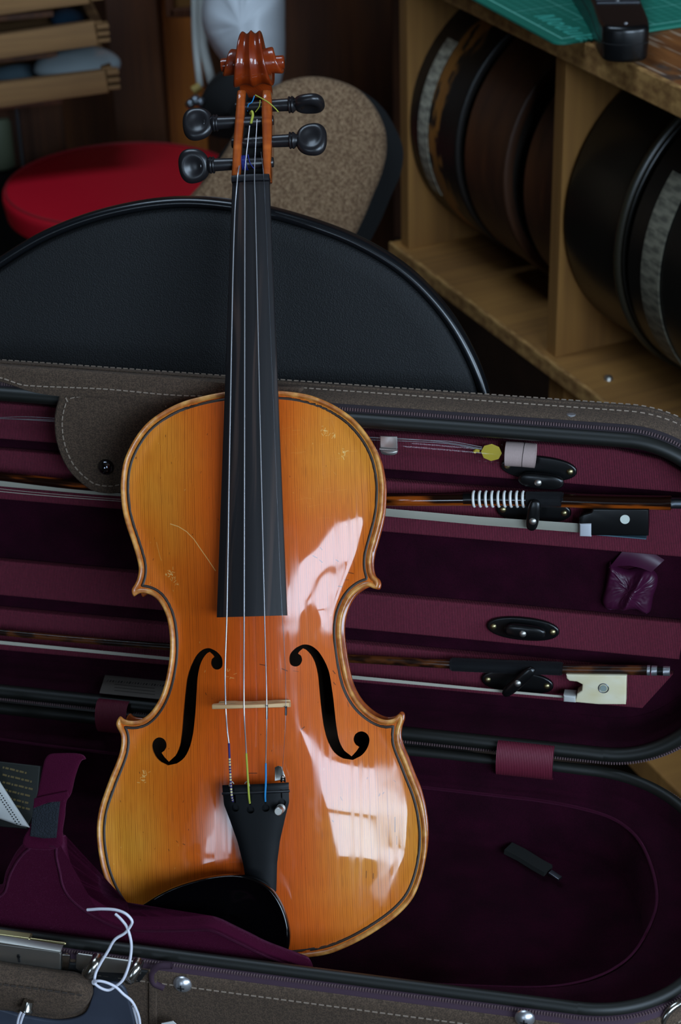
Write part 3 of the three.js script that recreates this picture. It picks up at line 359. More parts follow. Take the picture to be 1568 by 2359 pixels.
    const k = vl(647, 1862, 0.03), sM = mul(T(k.x, k.y, 0.0295), RX(Math.PI / 2), RX(R(8)), RZ(R(6)));
    const tuner = mesh('fine_tuner', lathe([[0, 0], [0.0028, 0], [0.0028, 0.0007], [0.0014, 0.001], [0.0014, 0.0034], [0.0024, 0.0036], [0.0026, 0.004], [0.0026, 0.0084], [0.0022, 0.0089], [0, 0.0089]], 28).applyMatrix4(sM), M.nickel, violin);
    const lv = [[632, 1768], [640, 1764], [648, 1766], [657, 1790], [658, 1797], [652, 1800], [645, 1798], [632, 1800]]; mesh('tuner_lever', [slab(VF.pts(lv, 0.029), 0.0272, 0.0285, 0.0004), tube([vl(648, 1800, 0.0272), vl(650, 1790, 0.031), vl(655, 1792, 0.03), vl(656, 1800, 0.0272)], 0.0008)], M.chrome, tuner);
  }
  // strings
  const arch = (px, py, z) => { const p = vl(px, py, z); return [p.x, p.y, p.z]; };
  const zs = (py, k) => { const t = clamp((py - 410) / 1010, 0, 1), w = lerp(0.0118, 0.0222, t); return zAt(py) + k * (0.042 - Math.sqrt(0.042 * 0.042 - w * w)) + lerp(0.0022, 0.0044, t); };
  const brT = 0.0322 + bz0;
  const str = [
    ['string', 0.00048, M.silver, [[552, 377, -0.004], [547.5, 405, 0.0062], [541, 480, 0], [529, 1000, 0], [522, 1420, 0], [518, 1560, 0.0385], [520, 1634, brT - 0.0058], [523, 1680, 0.0382], [527, 1712, 0.0365]]],
    ['string', 0.00044, M.silver, [[575, 290, -0.008], [563.5, 405, 0.0066], [563.5, 480, 0], [563, 900, 0], [562, 1420, 0], [562, 1633, brT - 0.0005], [567, 1735, 0.0375]]],
    ['string', 0.00036, M.silver, [[592, 275, -0.008], [586, 405, 0.0066], [588, 480, 0], [597, 900, 0], [609, 1420, 0], [614, 1633, brT - 0.001], [612, 1758, 0.0365]]],
    ['string', 0.00014, M.steel, [[601, 350, -0.006], [607, 405, 0.0062], [611, 480, 0], [628, 900, 0], [648, 1385, 0], [655, 1500, 0.036], [658, 1636, brT - 0.006], [651, 1765, 0.033], [649, 1792, 0.031]]]];
  const tone = [['violet and yellow', [527, 1712, 0.0365], [531, 1800, 0.033], [533.5, 1834, 0.0315], [536, 1846, 0.029]], ['lime', [567, 1735, 0.0375], [571, 1800, 0.0345], [573.5, 1838, 0.0325], [575, 1850, 0.0295]], ['cyan', [612, 1758, 0.0365], [612, 1800, 0.0345], [610.5, 1834, 0.0325], [611, 1846, 0.0295]]];
  const silk = [tex(64, 64, (u, v) => (u * 20) % 1 < 0.5 && u > 0.25 ? [214, 200, 140] : [46, 32, 96], [1, 1]), null, null];
  const silkM = [std({ map: silk[0], roughness: 0.8 }), std({ color: 0xa6a83a, roughness: 0.8 }), std({ color: 0x1f86c4, roughness: 0.8 })];
  str.forEach(([n, r, m, P], i) => {
    const s = mesh(n, tube(P.map(([x, y, z]) => arch(x, y, z || zs(y, [0.55, 1, 0.9, 0.45][i]))), r, false, 8, 160), m, violin, ['thickest string, leftmost', 'second string from the left', 'third string from the left', 'hair-thin rightmost string'][i]);
    if (i < 3) { const [c, ...q] = tone[i]; mesh('silk_winding', tube(q.map((p) => arch(...p)), r + 0.00022, false, 8, 40), silkM[i], s, c + ' silk wrapping at the tailpiece end'); mesh('string_loop', tube([[-9, 0, 0.031], [-4, -4, 0.0325], [2, -1, 0.0325], [4, 6, 0.031]].map(([a, b, z]) => arch(q[1][0] + a * (i ? 0.8 : -0.8) * (i === 2 ? 0.3 : 1), q[1][1] + 5 + b, z)), 0.0003, false, 6), M.hair, s); }
    if (i > 1) { const [x, y] = i === 2 ? [614.5, 1624] : [658.5, 1628]; mesh('string_sleeve', tube([arch(x, y, brT - (i === 2 ? 0.001 : 0.0062)), arch(x - 0.3, y + (i === 2 ? 32 : 19), i === 2 ? 0.041 : 0.037)], 0.0007, false, 10, 6), M.blackSoft, s); }
  });
  // loose ends wound about the pegs
  const tail = (pts, r, m, l) => mesh('string_end', tube(pts.map(([x, y, z]) => arch(x, y, z)), r, false, 6, 50), m, violin, l);
  tail([[588, 219, -0.011], [601, 226, -0.009], [618, 236, -0.007], [633, 249, -0.006], [641, 258, -0.006]], 0.00042, silkM[1], 'yellow string end sticking out of the pegbox');
  tail([[599, 230, -0.012], [597, 245, -0.013], [588, 258, -0.016]], 0.0003, silkM[1], 'yellow string end curling inside the pegbox');
  tail([[577, 262, -0.016], [580, 257, -0.0125], [582, 264, -0.0125], [578, 284, -0.012]], 0.0009, silkM[1], 'yellow windings on a peg');
  tail([[570, 256, -0.017], [572, 241, -0.014], [580, 235, -0.013], [586, 220, -0.012]], 0.00035, silkM[2], 'blue string end inside the pegbox');
  const navy = std({ color: 0x1c2a8c, roughness: 0.7 });
  const wd = []; for (let k = 0; k <= 60; k++) { const a = k / 60 * Math.PI * 8, p = vl(558 + k * 0.22, 375, pz(375) - 0.008); wd.push([p.x, p.y + 0.0047 * Math.cos(a), p.z + 0.0047 * Math.sin(a)]); } mesh('string_end', tube(wd, 0.0003, false, 6, 240), navy, violin, 'dark blue windings on the lowest peg');
  tail([[571, 356, -0.005], [576, 376, -0.004], [586, 390, -0.006]], 0.0003, navy, 'dark blue string end');
  // chin rest
  const co = spline(VF.pts([[308, 2104], [345, 2072], [390, 2047], [440, 2029], [500, 2016], [550, 2014], [592, 2024], [627, 2048], [650, 2084], [664, 2125], [668, 2160], [662, 2192], [645, 2208], [600, 2216], [500, 2216], [400, 2198], [330, 2148]], 0.03), 160);
  const cz = (x, y) => 0.006 * clamp((y - y0) / 0.06, -0.2, 1);
  const chin = mesh('chin_rest', pillow(co, [[0.93, (x, y) => 0.0185 + cz(x, y)], [0.985, (x, y) => 0.02 + cz(x, y)], [1, (x, y) => 0.0235 + cz(x, y)], [0.995, (x, y) => 0.0268 + cz(x, y)], [0.975, (x, y) => 0.0285 + cz(x, y)], [0.945, (x, y) => 0.0286 + cz(x, y)], [0.9, (x, y) => 0.0272 + cz(x, y)], [0.8, (x, y) => 0.025 + cz(x, y)], [0.6, (x, y) => 0.0228 + cz(x, y)], [0.3, (x, y) => 0.0216 + cz(x, y)], [0, (x, y) => 0.0212 + cz(x, y)]]), M.chin, violin);
  for (const px of [380, 560]) { const p = vl(px, 2190, 0.02); mesh('chin_rest_foot', box(0.02, 0.012, 0.02, p.x, p.y + 0.004, 0.012, 0.003), M.chin, chin); mesh('clamp_barrel', cyl(0.003, 0.003, 0.046, 16).rotateX(Math.PI / 2).translate(p.x, y0 - 0.005, -0.006), M.chrome, chin); }
  const eb = vl(640, 2214, -0.017); mesh('end_button', lathe([[0, 0], [0.006, 0], [0.0068, 0.002], [0.006, 0.006], [0.0045, 0.009], [0.0045, 0.012]], 24).translate(eb.x, y0 - 0.0105, eb.z), M.ebonyPlain, violin);
  const tg = [vl(592, 2060, 0.016), vl(612, 2060, 0.016)]; mesh('tail_gut', [tube([tg[0], V(tg[0].x + 0.001, y0 + 0.002, 0.004), V(eb.x - 0.004, y0 - 0.004, -0.014)], 0.0011), tube([tg[1], V(tg[1].x + 0.001, y0 + 0.002, 0.004), V(eb.x + 0.004, y0 - 0.004, -0.014)], 0.0011)], M.blackSoft, violin);
}
// ------------------------------------------------------------ the violin case, open on the chair
const CF = new Frame(mul(T(0, 0.4455, -1.0672), RY(-0.21827)));
const baseM = mul(T(0, 0.085, 0), RX(-Math.PI / 2)), lidM = mul(T(0, 0.085, 0), RX(-R(9.603)));
const BF = CF.child(baseM), LF = CF.child(lidM), WF = CF.child(T(0, 0.085, 0.2345));
const kase = thing('violin_case', CF.m, 'oblong brown cloth violin case standing open with wine red velvet lining', 'case');
{
  const b = (g) => g && g.applyMatrix4(baseM), l = (g) => g && g.applyMatrix4(lidM), f = (g) => g && g.applyMatrix4(T(0, 0.085, 0.2345));
  const X0 = -0.53, X1 = 0.252, bp = roundRect(X0, X1, -0.222, 0, [0.07, 0.085, 0.085, 0.07], 24), lp = roundRect(X0, X1, 0.012, 0.238, 0.075, 24);
  const len = (o) => o.reduce((s, p, i) => { const q = o[(i + 1) % o.length]; return s + Math.hypot(q[0] - p[0], q[1] - p[1]); }, 0);
  const stitch = (o, off, z, from, to) => along(o, 0.0046, off, z, () => new THREE.BoxGeometry(0.0031, 0.0006, 0.0006), true, from, to);
  const stuff = (o) => tag(o, null, null, null, 'stuff');
  // lower half
  const shell = mesh('base_shell', [b(boxUV(sweep(bp, [[0.006, -0.005], [0.0086, -0.0052], [0.0104, -0.0062], [0.0118, -0.0085], [0.0127, -0.013], [0.0130, -0.02], [0.0130, -0.03], [0.0130, -0.068], [0.011, -0.078], [0.005, -0.084], [-0.004, -0.085]], true, false, 0.9))), b(boxUV(new THREE.ShapeGeometry(new THREE.Shape(bp.map((p) => new THREE.Vector2(...p)))).translate(0, 0, -0.0848)))], M.fabric, kase);
  stuff(mesh('stitching', [b(stitch(bp, 0.0128, -0.0125))], M.thread, shell));
  mesh('base_rim', b(sweep(bp, ringProf(0.0006, -0.001, 0.0040, 0.0046), true, true)), M.rimBlack, kase, 'black moulded rim of the lower half');
  const zipB = mesh('zipper_tape', b(sweep(bp, [[0.0035, -0.0015], [0.0062, -0.0022], [0.0082, -0.0036], [0.0092, -0.0056]], true)), M.zip, kase);
  const teeth = () => new THREE.BoxGeometry(0.0008, 0.0019, 0.0012);
  stuff(mesh('zipper_teeth', b(along(bp, 0.0017, 0.0066, -0.0022, teeth)), M.zipTeeth, zipB));
  // velvet inside: padded walls round a deep recess
  const inner = ccw(spline([[-0.45, 0.012], [-0.2, 0.012], [0.1, 0.012], [0.14, 0.0125], [0.166, 0.016], [0.187, 0.023], [0.203, 0.038], [0.215, 0.066], [0.221, 0.1], [0.217, 0.128], [0.207, 0.155], [0.19, 0.174], [0.165, 0.187], [0.12, 0.195], [0.067, 0.2], [-0.2, 0.206], [-0.45, 0.202], [-0.487, 0.17], [-0.495, 0.11], [-0.485, 0.05]].map(([d, n]) => [d, -n]), 300)), N = 420, res = (o) => { const L = [0]; o.forEach((p, i) => { const q = o[(i + 1) % o.length]; L.push(L[i] + Math.hypot(q[0] - p[0], q[1] - p[1])); }); const out = []; let i = 0; for (let k = 0; k < N; k++) { const s = L[L.length - 1] * k / N; while (L[i + 1] < s) i++; const t = (s - L[i]) / (L[i + 1] - L[i]), p = o[i], q = o[(i + 1) % o.length]; out.push([lerp(p[0], q[0], t), lerp(p[1], q[1], t)]); } return out; };
  const polar = (o, c) => { const d = res(o); return Array.from({ length: N }, (_, k) => { const a = 2 * Math.PI * k / N; let best = null; for (let i = 0; i < d.length; i++) { const p = d[i], q = d[(i + 1) % d.length], x1 = p[0] - c[0], y1 = p[1] - c[1], x2 = q[0] - c[0], y2 = q[1] - c[1], cx = Math.cos(a), cy = Math.sin(a), n1 = x1 * cy - y1 * cx, n2 = x2 * cy - y2 * cx; if (n1 * n2 <= 0 && n1 !== n2) { const t = n1 / (n1 - n2), x = x1 + (x2 - x1) * t, y = y1 + (y2 - y1) * t; if (x * cx + y * cy > 0) best = [x + c[0], y + c[1]]; } } return best ?? d[0]; }); };
  const cen = [0.09, -0.115], po = polar(bp, cen), pi = polar(inner, cen), mixp = (t, z) => po.map((p, k) => [lerp(p[0], pi[k][0], t), lerp(p[1], pi[k][1], t), z]), ins = (d, z) => po.map((p) => { const r = Math.hypot(p[0] - cen[0], p[1] - cen[1]), k = (r - d) / r; return [cen[0] + (p[0] - cen[0]) * k, cen[1] + (p[1] - cen[1]) * k, z]; });
  const deep = (k, z) => pi.map((p) => [lerp(cen[0], p[0], k), lerp(cen[1], p[1], k), z]);
  mesh('base_lining', b(boxUV(skin([ins(0.0035, -0.001), ins(0.006, -0.012), mixp(0.3, -0.0165), mixp(0.7, -0.0175), mixp(0.93, -0.0185), mixp(1, -0.0225), deep(0.985, -0.03), deep(0.95, -0.054), deep(0.9, -0.06), deep(0.5, -0.063), deep(0.001, -0.063)], true))), M.velvet, kase, 'wine red velvet lining of the lower half');
  mesh('lit_ridge_piping', b(tube(pi.filter((_, i) => i % 4 === 0).map(([x, y]) => [x, y, -0.0208]), 0.0012, true, 8, 420)), M.velvetFlap, kase);  // paler velvet colour paints the light caught along the recess ridge
  // front: velvet accessory wall standing behind the rim, with its strap
  const AF = CF.child(T(0, 0.085, 0.2085));
  const wallPx = [[-60, 2060], [0, 2046], [16, 2003], [36, 1966], [58, 1942], [75, 1932], [108, 1931], [141, 1935], [146, 1967], [154, 2003], [160, 2031], [174, 2055], [202, 2080], [232, 2099], [254, 2110], [282, 2121], [314, 2125], [357, 2126], [429, 2125], [482, 2124], [507, 2131], [536, 2145], [575, 2164], [611, 2182], [657, 2200], [690, 2212], [712, 2222], [716, 2240], [420, 2215], [0, 2185], [-60, 2180]];
  const ap = (g) => g.applyMatrix4(T(0, 0.085, 0.2085));
  const wallO = ccw(spline(AF.pts(wallPx), 300));
  const acc = mesh('velvet_front_wall', ap(pillow(wallO, [[0.985, -0.006], [1, -0.003], [1, 0.001], [0.99, 0.0028], [0.97, 0.0034], [0, 0.0036]], [-0.1, -0.012])), M.velvetFlap, kase);
  mesh('piping', ap(tube(inset(wallO, 0.0032).filter((_, i) => i % 3 === 0).map(([x, y]) => [x, y, 0.0036]), 0.0009, true, 6, 300)), M.velvetFlap, acc);
  const sF = CF.child(mul(T(0, 0.085, 0.2085), T(0, AF.on(110, 1932).y, 0), RX(R(-38)))), sp = (g) => g.applyMatrix4(mul(T(0, 0.085, 0.2085), T(0, AF.on(110, 1932).y, 0), RX(R(-38))));
  const strap = mesh('velvet_strap', [sp(slab(spline(sF.pts([[56, 1950], [55, 1932], [72, 1900], [80, 1853], [88, 1824], [98, 1775], [105, 1748], [114, 1738], [140, 1735], [180, 1736], [192, 1740], [197, 1748], [188, 1752], [174, 1785], [163, 1829], [153, 1845], [149, 1880], [144, 1912], [142, 1950]]), 120), -0.002, 0.002, 0.0015)), sp(slab(sF.pts([[83, 1839], [110, 1832], [160, 1822], [162, 1832], [152, 1846], [118, 1848], [81, 1862]]), 0.0022, 0.0042, 0.0009))], M.velvetFlap, kase);
  mesh('hook_patch', sp(slab(sF.pts([[80, 1858], [118, 1848], [142, 1842], [133, 1930], [105, 1931], [73, 1926]]), 0.0018, 0.0036, 0.0008)), std({ color: 0x1b2028, roughness: 1, bumpMap: TX.pebble, bumpScale: 0.001 }), strap, 'black hook fastener patch');
  // lid
  const lshell = mesh('lid_shell', [l(boxUV(sweep(lp, [[0.0055, -0.0050], [0.0078, -0.0058], [0.0098, -0.0085], [0.0112, -0.014], [0.0125, -0.024], [0.012, -0.036], [0.008, -0.044], [0.0, -0.0495], [-0.02, -0.0525]], true, false, 0.9))), l(boxUV(new THREE.ShapeGeometry(new THREE.Shape(roundRect(X0 + 0.019, X1 - 0.019, 0.031, 0.219, 0.056).map((p) => new THREE.Vector2(...p)))).translate(0, 0, -0.0525)))], M.fabric, kase);
  stuff(mesh('stitching', [l(stitch(lp, 0.0124, -0.021)), l(stitch(lp, 0.0123, -0.036))], M.thread, lshell));
  const welt = mesh('welt', l(sweep(lp, ringProf(0.0125, -0.0285, 0.001, 0.0013, 8), true, true)), M.fabric, lshell);
  mesh('lid_rim', l(sweep(lp, ringProf(-0.0008, -0.001, 0.0048, 0.0052), true, true)), M.rimBlack, kase, 'black moulded rim of the lid');
  const zipL = mesh('zipper_tape', l(sweep(lp, [[0.003, -0.0015], [0.0060, -0.0022], [0.0082, -0.0055]], true)), std({ color: 0x20151c, roughness: 0.85 }), kase);
  stuff(mesh('zipper_teeth', l(along(lp, 0.0017, 0.0060, -0.0020, teeth)), M.zipTeeth, zipL));
  const lw = roundRect(X0 + 0.006, X1 - 0.006, 0.018, 0.232, 0.069, 24);
  mesh('lid_lining', [l(boxUV(sweep(lp, [[-0.003, -0.001], [-0.006, -0.006], [-0.0075, -0.026], [-0.014, -0.0305]], true))), l(boxUV(new THREE.ShapeGeometry(new THREE.Shape(lw.map((p) => new THREE.Vector2(...p)))).translate(0, 0, -0.031)))], M.velvet, kase, 'wine red velvet lining of the lid');
  const e1 = LF.on(1486, 1628, -0.024), boards = [[0.151, 0.224, 0.222, 0.03], [0.0315, 0.1035, 0.2145, 0.006]];
  // each bow board is two cloth strips with a dark slot between them
  const rp = [[[X0 + 0.03, 0.1965], [0.205, 0.1965], [0.2255, 0.1965], [0.219, 0.208], [0.2, 0.218], [0.17, 0.2225], [X0 + 0.03, 0.2225]], [[X0 + 0.03, 0.1515], [0.2265, 0.1515], [0.2275, 0.1885], [X0 + 0.03, 0.1885]], [[X0 + 0.03, 0.0775], [e1.x + 0.020, 0.0775], [e1.x + 0.022, 0.1045], [X0 + 0.03, 0.1045]], [[X0 + 0.03, 0.0315], [e1.x - 0.002, 0.0385], [e1.x + 0.017, 0.0665], [X0 + 0.03, 0.0665]]];
  rp.forEach((o) => mesh('bow_board', l(slab(o, -0.031, -0.0235, 0.0015)), M.rib, kase, 'ribbed wine red cloth board'));
  // bow holders
  const lf = (x, y, w = -0.023) => LF.on(x, y, w);
  const holder = (r1, r2, r3, t1, t2, tw, lift, label) => {
    const a = lf(...r1), c = lf(...r2), d = Math.hypot(c.x - a.x, c.y - a.y), an = Math.atan2(c.y - a.y, c.x - a.x), m = mul(T((a.x + c.x) / 2, (a.y + c.y) / 2, 0), RZ(an)), hl = d / 2 + 0.0045, o = [];
    for (let i = 0; i < 48; i++) { const t = 2 * Math.PI * i / 48; o.push([hl * Math.sign(Math.cos(t)) * Math.pow(Math.abs(Math.cos(t)), 0.9), 0.0085 * Math.sign(Math.sin(t)) * Math.pow(Math.abs(Math.sin(t)), 0.9)]); }
    const h = mesh('bow_holder', l(slab(o, -0.0235, -0.0205, 0.0012).applyMatrix4(m)), M.black, kase, label);
    const dome = (p, z, s) => lathe([[0, 0.0012], [0.0011, 0.001], [0.002, 0.0004], [0.0022, 0], [0.0022, -0.0006]], 18).scale(s, s, s).rotateX(Math.PI / 2).translate(p.x, p.y, z);
    for (const p of [a, c]) mesh('rivet', l(dome(p, -0.0203, 1)), M.brass, h);
    const q1 = lf(...t1, lift), q2 = lf(...t2, lift), tl = Math.hypot(q2.x - q1.x, q2.y - q1.y) / 2, to = []; for (let i = 0; i < 48; i++) { const t = 2 * Math.PI * i / 48; to.push([Math.sign(Math.cos(t)) * Math.pow(Math.abs(Math.cos(t)), 0.6) * tl, Math.sign(Math.sin(t)) * Math.pow(Math.abs(Math.sin(t)), 0.8) * tw]); }
    const tm = mul(T((q1.x + q2.x) / 2, (q1.y + q2.y) / 2, 0), RZ(Math.atan2(q2.y - q1.y, q2.x - q1.x)));
    mesh('turn_button', [l(pillow(to, [[0.95, lift - 0.003], [1, lift - 0.0015], [0.97, lift - 0.0003], [0.85, lift + 0.0006], [0.5, lift + 0.001], [0, lift + 0.0011]]).applyMatrix4(tm)), l(cyl(0.0025, 0.0025, lift + 0.0205, 14).rotateX(Math.PI / 2).translate((lf(...r3, lift)).x, (lf(...r3, lift)).y, (lift - 0.0225) / 2))], M.black, h);
    mesh('rivet', l(dome(lf(...r3, lift), lift + 0.0011, 1.1)), M.nickel, h);
  };
  holder([1169, 1070], [1313, 1084], [1239, 1111], [1192, 1104], [1298, 1115], 0.0052, -0.013, 'black bow holder above the tortoiseshell bow');
  holder([1159, 1171], [1300, 1179], [1227, 1200], [1233, 1152], [1222, 1224], 0.0042, -0.0035, 'black bow holder turned up over the tortoiseshell bow');
  holder([1137, 1440], [1273, 1453], [1204, 1459], [1160, 1452], [1256, 1463], 0.0050, -0.013, 'black bow holder lying level above the lower bow');
  holder([1124, 1562], [1260, 1577], [1192, 1573], [1158, 1604], [1229, 1541], 0.0040, -0.0035, 'black bow holder turned slantwise over the lower bow');
  // satin loop for a bow tip, tabs, stay, maker's plate
  const sat = phy({ color: 0x421230, roughness: 0.4, sheen: 0.5, sheenColor: new THREE.Color(0.5, 0.2, 0.45), sheenRoughness: 0.3 });
  { const o = ccw(LF.pts([[1402, 1306], [1420, 1318], [1442, 1324], [1470, 1320], [1496, 1322], [1511, 1336], [1512, 1356], [1503, 1384], [1492, 1424], [1462, 1414], [1430, 1412], [1398, 1414], [1385, 1400], [1392, 1362], [1398, 1325]], -0.02)), c0 = LF.on(1446, 1366, -0.02), e = spline(o, 120), rows = [];   // a loose loop of satin, gathered into soft folds
    for (const t of [1, 0.97, 0.92, 0.85, 0.77, 0.68, 0.6, 0.5, 0.4, 0.3, 0.2, 0.1, 0.01]) rows.push(e.map(([x, y]) => { const X = c0.x + (x - c0.x) * t, Y = c0.y + (y - c0.y) * t, p = (X - c0.x) * 0.92 - (Y - c0.y) * 0.38, fold = Math.max(0, Math.sin(p * 300 + 0.6)) * 0.0034 + Math.exp(-Math.pow((p - 0.003) / 0.0016, 2)) * 0.0028 + 0.0014 * (fbm(X * 20 + 9, Y * 20 + 9, 64, 64, 401, 2) - 0.5); return [X, Y, -0.0295 + (0.0065 + fold) * Math.sqrt(Math.max(0, 1 - Math.pow(t, 6)))]; }));
    mesh('satin_loop', [l(skin(rows, true)), l(skin([0, 1, 2, 3, 4, 5, 6].map((k) => { const t = k / 6, z = -0.0235 - 0.006 * Math.sin(t * 1.57), a = LF.on(lerp(1402, 1440, t), lerp(1308, 1262, t), z), c = LF.on(lerp(1500, 1530, t), lerp(1318, 1290, t), z); return [0, 0.25, 0.5, 0.75, 1].map((q) => [lerp(a.x, c.x, q), lerp(a.y, c.y, q) + 0.003 * Math.sin(q * 3.14), z]); })))], sat, kase, 'crumpled plum satin loop at the right end of the lid'); }
  const tabM = std({ color: 0x6a1a30, roughness: 0.6, bumpMap: TX.ribBump, bumpScale: 0.0003 });
  for (const [x0, x1] of [[1147, 1278], [229, 300]]) { const a = LF.on(x0, 1700, 0.006), c = LF.on(x1, 1705, 0.006), rows = []; for (let i = 0; i <= 14; i++) { const t = i / 14, p = lerp(-0.4, 3.5, t); rows.push([a.x, c.x].flatMap((x, k) => [[x, 0.085 + 0.013 * Math.cos(p) + 0.006, 0.004 + 0.009 * Math.sin(p)]])); } mesh('cloth_tab', boxUV(skin(rows)), tabM, kase, x0 > 1000 ? 'wine red cloth tab across the hinge at the right' : 'wine red cloth tab across the hinge left of the violin'); }
  { const y = 0.09, p = [BF.on(1285, 1738, 0.006), BF.on(1345, 1741, 0.006), BF.on(1368, 1748, 0.005), BF.on(1382, 1740, 0.005), BF.on(1376, 1732, 0.008)]; mesh('lid_stay', b(tube(p, 0.0006, false, 8, 40)), M.chrome, kase, 'thin bent wire lid stay'); }
  { const lbM = mul(lidM, T(0, 0.0202, 0), RX(-Math.PI / 2)), LB = CF.child(lbM), m = (g) => g.applyMatrix4(lbM);   // it lies on the lid's lower side wall
    const pl = mesh('makers_plate', m(slab(LB.pts([[242, 1554], [400, 1568], [394, 1612], [229, 1595]], 0.0008), 0, 0.0008, 0.0002)), std({ color: 0x6e665e, roughness: 0.65 }), kase, 'dull grey printed plate on the lid lining left of the violin'), ln = [];
    for (let i = 0; i < 22; i++) { const p = LB.on(248 + i * 6.4, 1568 + i * 0.56, 0.0009); ln.push(new THREE.BoxGeometry(0.0003 + (i % 3) * 0.0003, 0.0034 - (i % 4) * 0.0004, 0.0002).translate(p.x, p.y, 0.0008)); }
    for (let i = 0; i < 3; i++) { const p = LB.on(310, 1581 + i * 7, 0.0009); ln.push(new THREE.BoxGeometry(0.03, 0.0005, 0.0002).translate(p.x, p.y, 0.0008)); }
    stuff(mesh('plate_print', ln.map(m), M.cavity, pl)); }
  // covers hanging from the lid's top edge at the left
  const cov = mesh('cloth_cover', l(pillow(spline(LF.pts([[-80, 832], [0, 841], [130, 849], [260, 858], [400, 868], [518, 879], [640, 889], [700, 894], [660, 925], [560, 934], [400, 934], [300, 922], [230, 913], [160, 911], [110, 908], [60, 898], [20, 884], [-30, 868], [-80, 850]], 0.012), 160), [[0.97, 0.0085], [1, 0.011], [0.995, 0.0135], [0.96, 0.0148], [0, 0.0155]], [-0.1, 0.25])), M.fabric, kase, 'brown cloth cover folded over the lid edge');
  const fo = spline(LF.pts([[145, 900], [133, 925], [126, 958], [126, 985], [130, 1015], [142, 1052], [160, 1084], [185, 1110], [212, 1129], [240, 1136], [270, 1136], [300, 1128], [345, 1105], [380, 1040], [395, 980], [400, 905]], 0.009), 140);
  const flap = mesh('snap_flap', l(pillow(fo, [[0.97, 0.0065], [1, 0.0082], [0.992, 0.0098], [0.95, 0.0106], [0, 0.0112]])), M.fabric, kase, 'rounded brown cloth flap with a metal snap');
  const si = inset(ccw(fo), 0.0062); stuff(mesh('stitching', l(along(si, 0.0046, 0, 0.0112, () => new THREE.BoxGeometry(0.0031, 0.0006, 0.0008), true)), M.thread, flap));
  const cl = spline(LF.pts([[-60, 862], [0, 870], [50, 886], [80, 889], [240, 896], [400, 910], [520, 914]], 0.0155), 120, false); stuff(mesh('stitching', l(along(cl, 0.0046, 0, 0.0156, () => new THREE.BoxGeometry(0.0031, 0.0006, 0.0008), false)), M.thread, cov));
  { const p = LF.on(244, 1076, 0.0115); mesh('snap_button', l(lathe([[0, 0.0052], [0.002, 0.005], [0.0042, 0.0036], [0.0054, 0.0014], [0.0056, 0], [0.005, -0.0008]], 28).rotateX(Math.PI / 2).translate(p.x, p.y, 0.0112)), std({ color: 0x6a6c72, roughness: 0.12, metalness: 1 }), flap, 'round dark chrome snap'); }
  // front fittings
  const wf = (x, y, w = 0) => WF.on(x, y, w), wp = (L2, w = 0) => WF.pts(L2, w);
  const lock = mesh('lock_plate', [f(slab(wp([[-90, 2158], [0, 2166], [140, 2184], [144, 2190], [143, 2236], [136, 2244], [120, 2245], [0, 2231], [-90, 2222]]), 0.0005, 0.0034, 0.0007)), f(slab(wp([[-90, 2152], [0, 2162], [143, 2184], [141, 2188], [0, 2168], [-90, 2158]]), -0.003, 0.0032, 0.0004))], M.nickel, kase, 'nickel lock plate');
  const kh = wf(43, 2203, 0.0035); mesh('keyhole', [f(cyl(0.0011, 0.0011, 0.0012, 16).rotateX(Math.PI / 2).translate(kh.x, kh.y, 0.0035)), f(new THREE.BoxGeometry(0.0014, 0.006, 0.0012).translate(kh.x, kh.y - 0.0015, 0.0035))], M.cavity, lock);
  mesh('lock_tongue', f(slab(wp([[146, 2194], [163, 2195], [164, 2204], [160, 2230], [145, 2226]]), 0.0003, 0.0026, 0.0006)), M.chrome, lock);
  { const bz = mesh('latch_hook', [b(box(0.024, 0.006, 0.0024, BF.on(30, 2158, 0.004).x, BF.on(30, 2158, 0.004).y, 0.0055)), b(box(0.03, 0.002, 0.002, BF.on(100, 2168, 0.004).x, BF.on(100, 2170, 0.004).y, 0.005))], M.brass, kase, 'brassy latch on the front rim'); }
  mesh('hasp_plate', f(slab(wp([[178, 2196], [182, 2193], [328, 2213], [326, 2240], [184, 2232], [176, 2225]]), 0.0003, 0.002, 0.0006)), M.nickel, kase);
  mesh('front_channel', f(slab(wp([[-90, 2200], [120, 2215], [340, 2238], [322, 2262], [230, 2258], [60, 2240], [-90, 2222]]), -0.0015, 0.0006, 0.0004)), M.blackSoft, kase);
  for (const [x, y] of [[210, 2240], [305, 2250]]) { const a = wf(x + 10, y - 24, 0.006), c = wf(x - 8, y + 6, 0.012); mesh('handle_ring', [f(tube([[a.x, a.y, 0.002], [a.x, a.y, 0.0075], [(a.x + c.x) / 2, (a.y + c.y) / 2, 0.0105], [c.x, c.y, 0.011], [c.x, c.y - 0.002, 0.008]], 0.0034, false, 12, 30)), f(new THREE.SphereGeometry(0.0042, 18, 12).translate(c.x, c.y, 0.0105))], M.chrome, kase); }
  // handle: a padded cloth roll on a grey vinyl backing
  mesh('vinyl_patch', f(slab(spline(wp([[-80, 2305], [60, 2335], [140, 2345], [195, 2330], [216, 2285], [222, 2262], [280, 2262], [300, 2300], [304, 2400], [100, 2440], [-80, 2440]]), 90), 0.0002, 0.003, 0.001)), std({ color: 0x3e4350, roughness: 0.5 }), kase, 'blue grey vinyl patch under the handle');
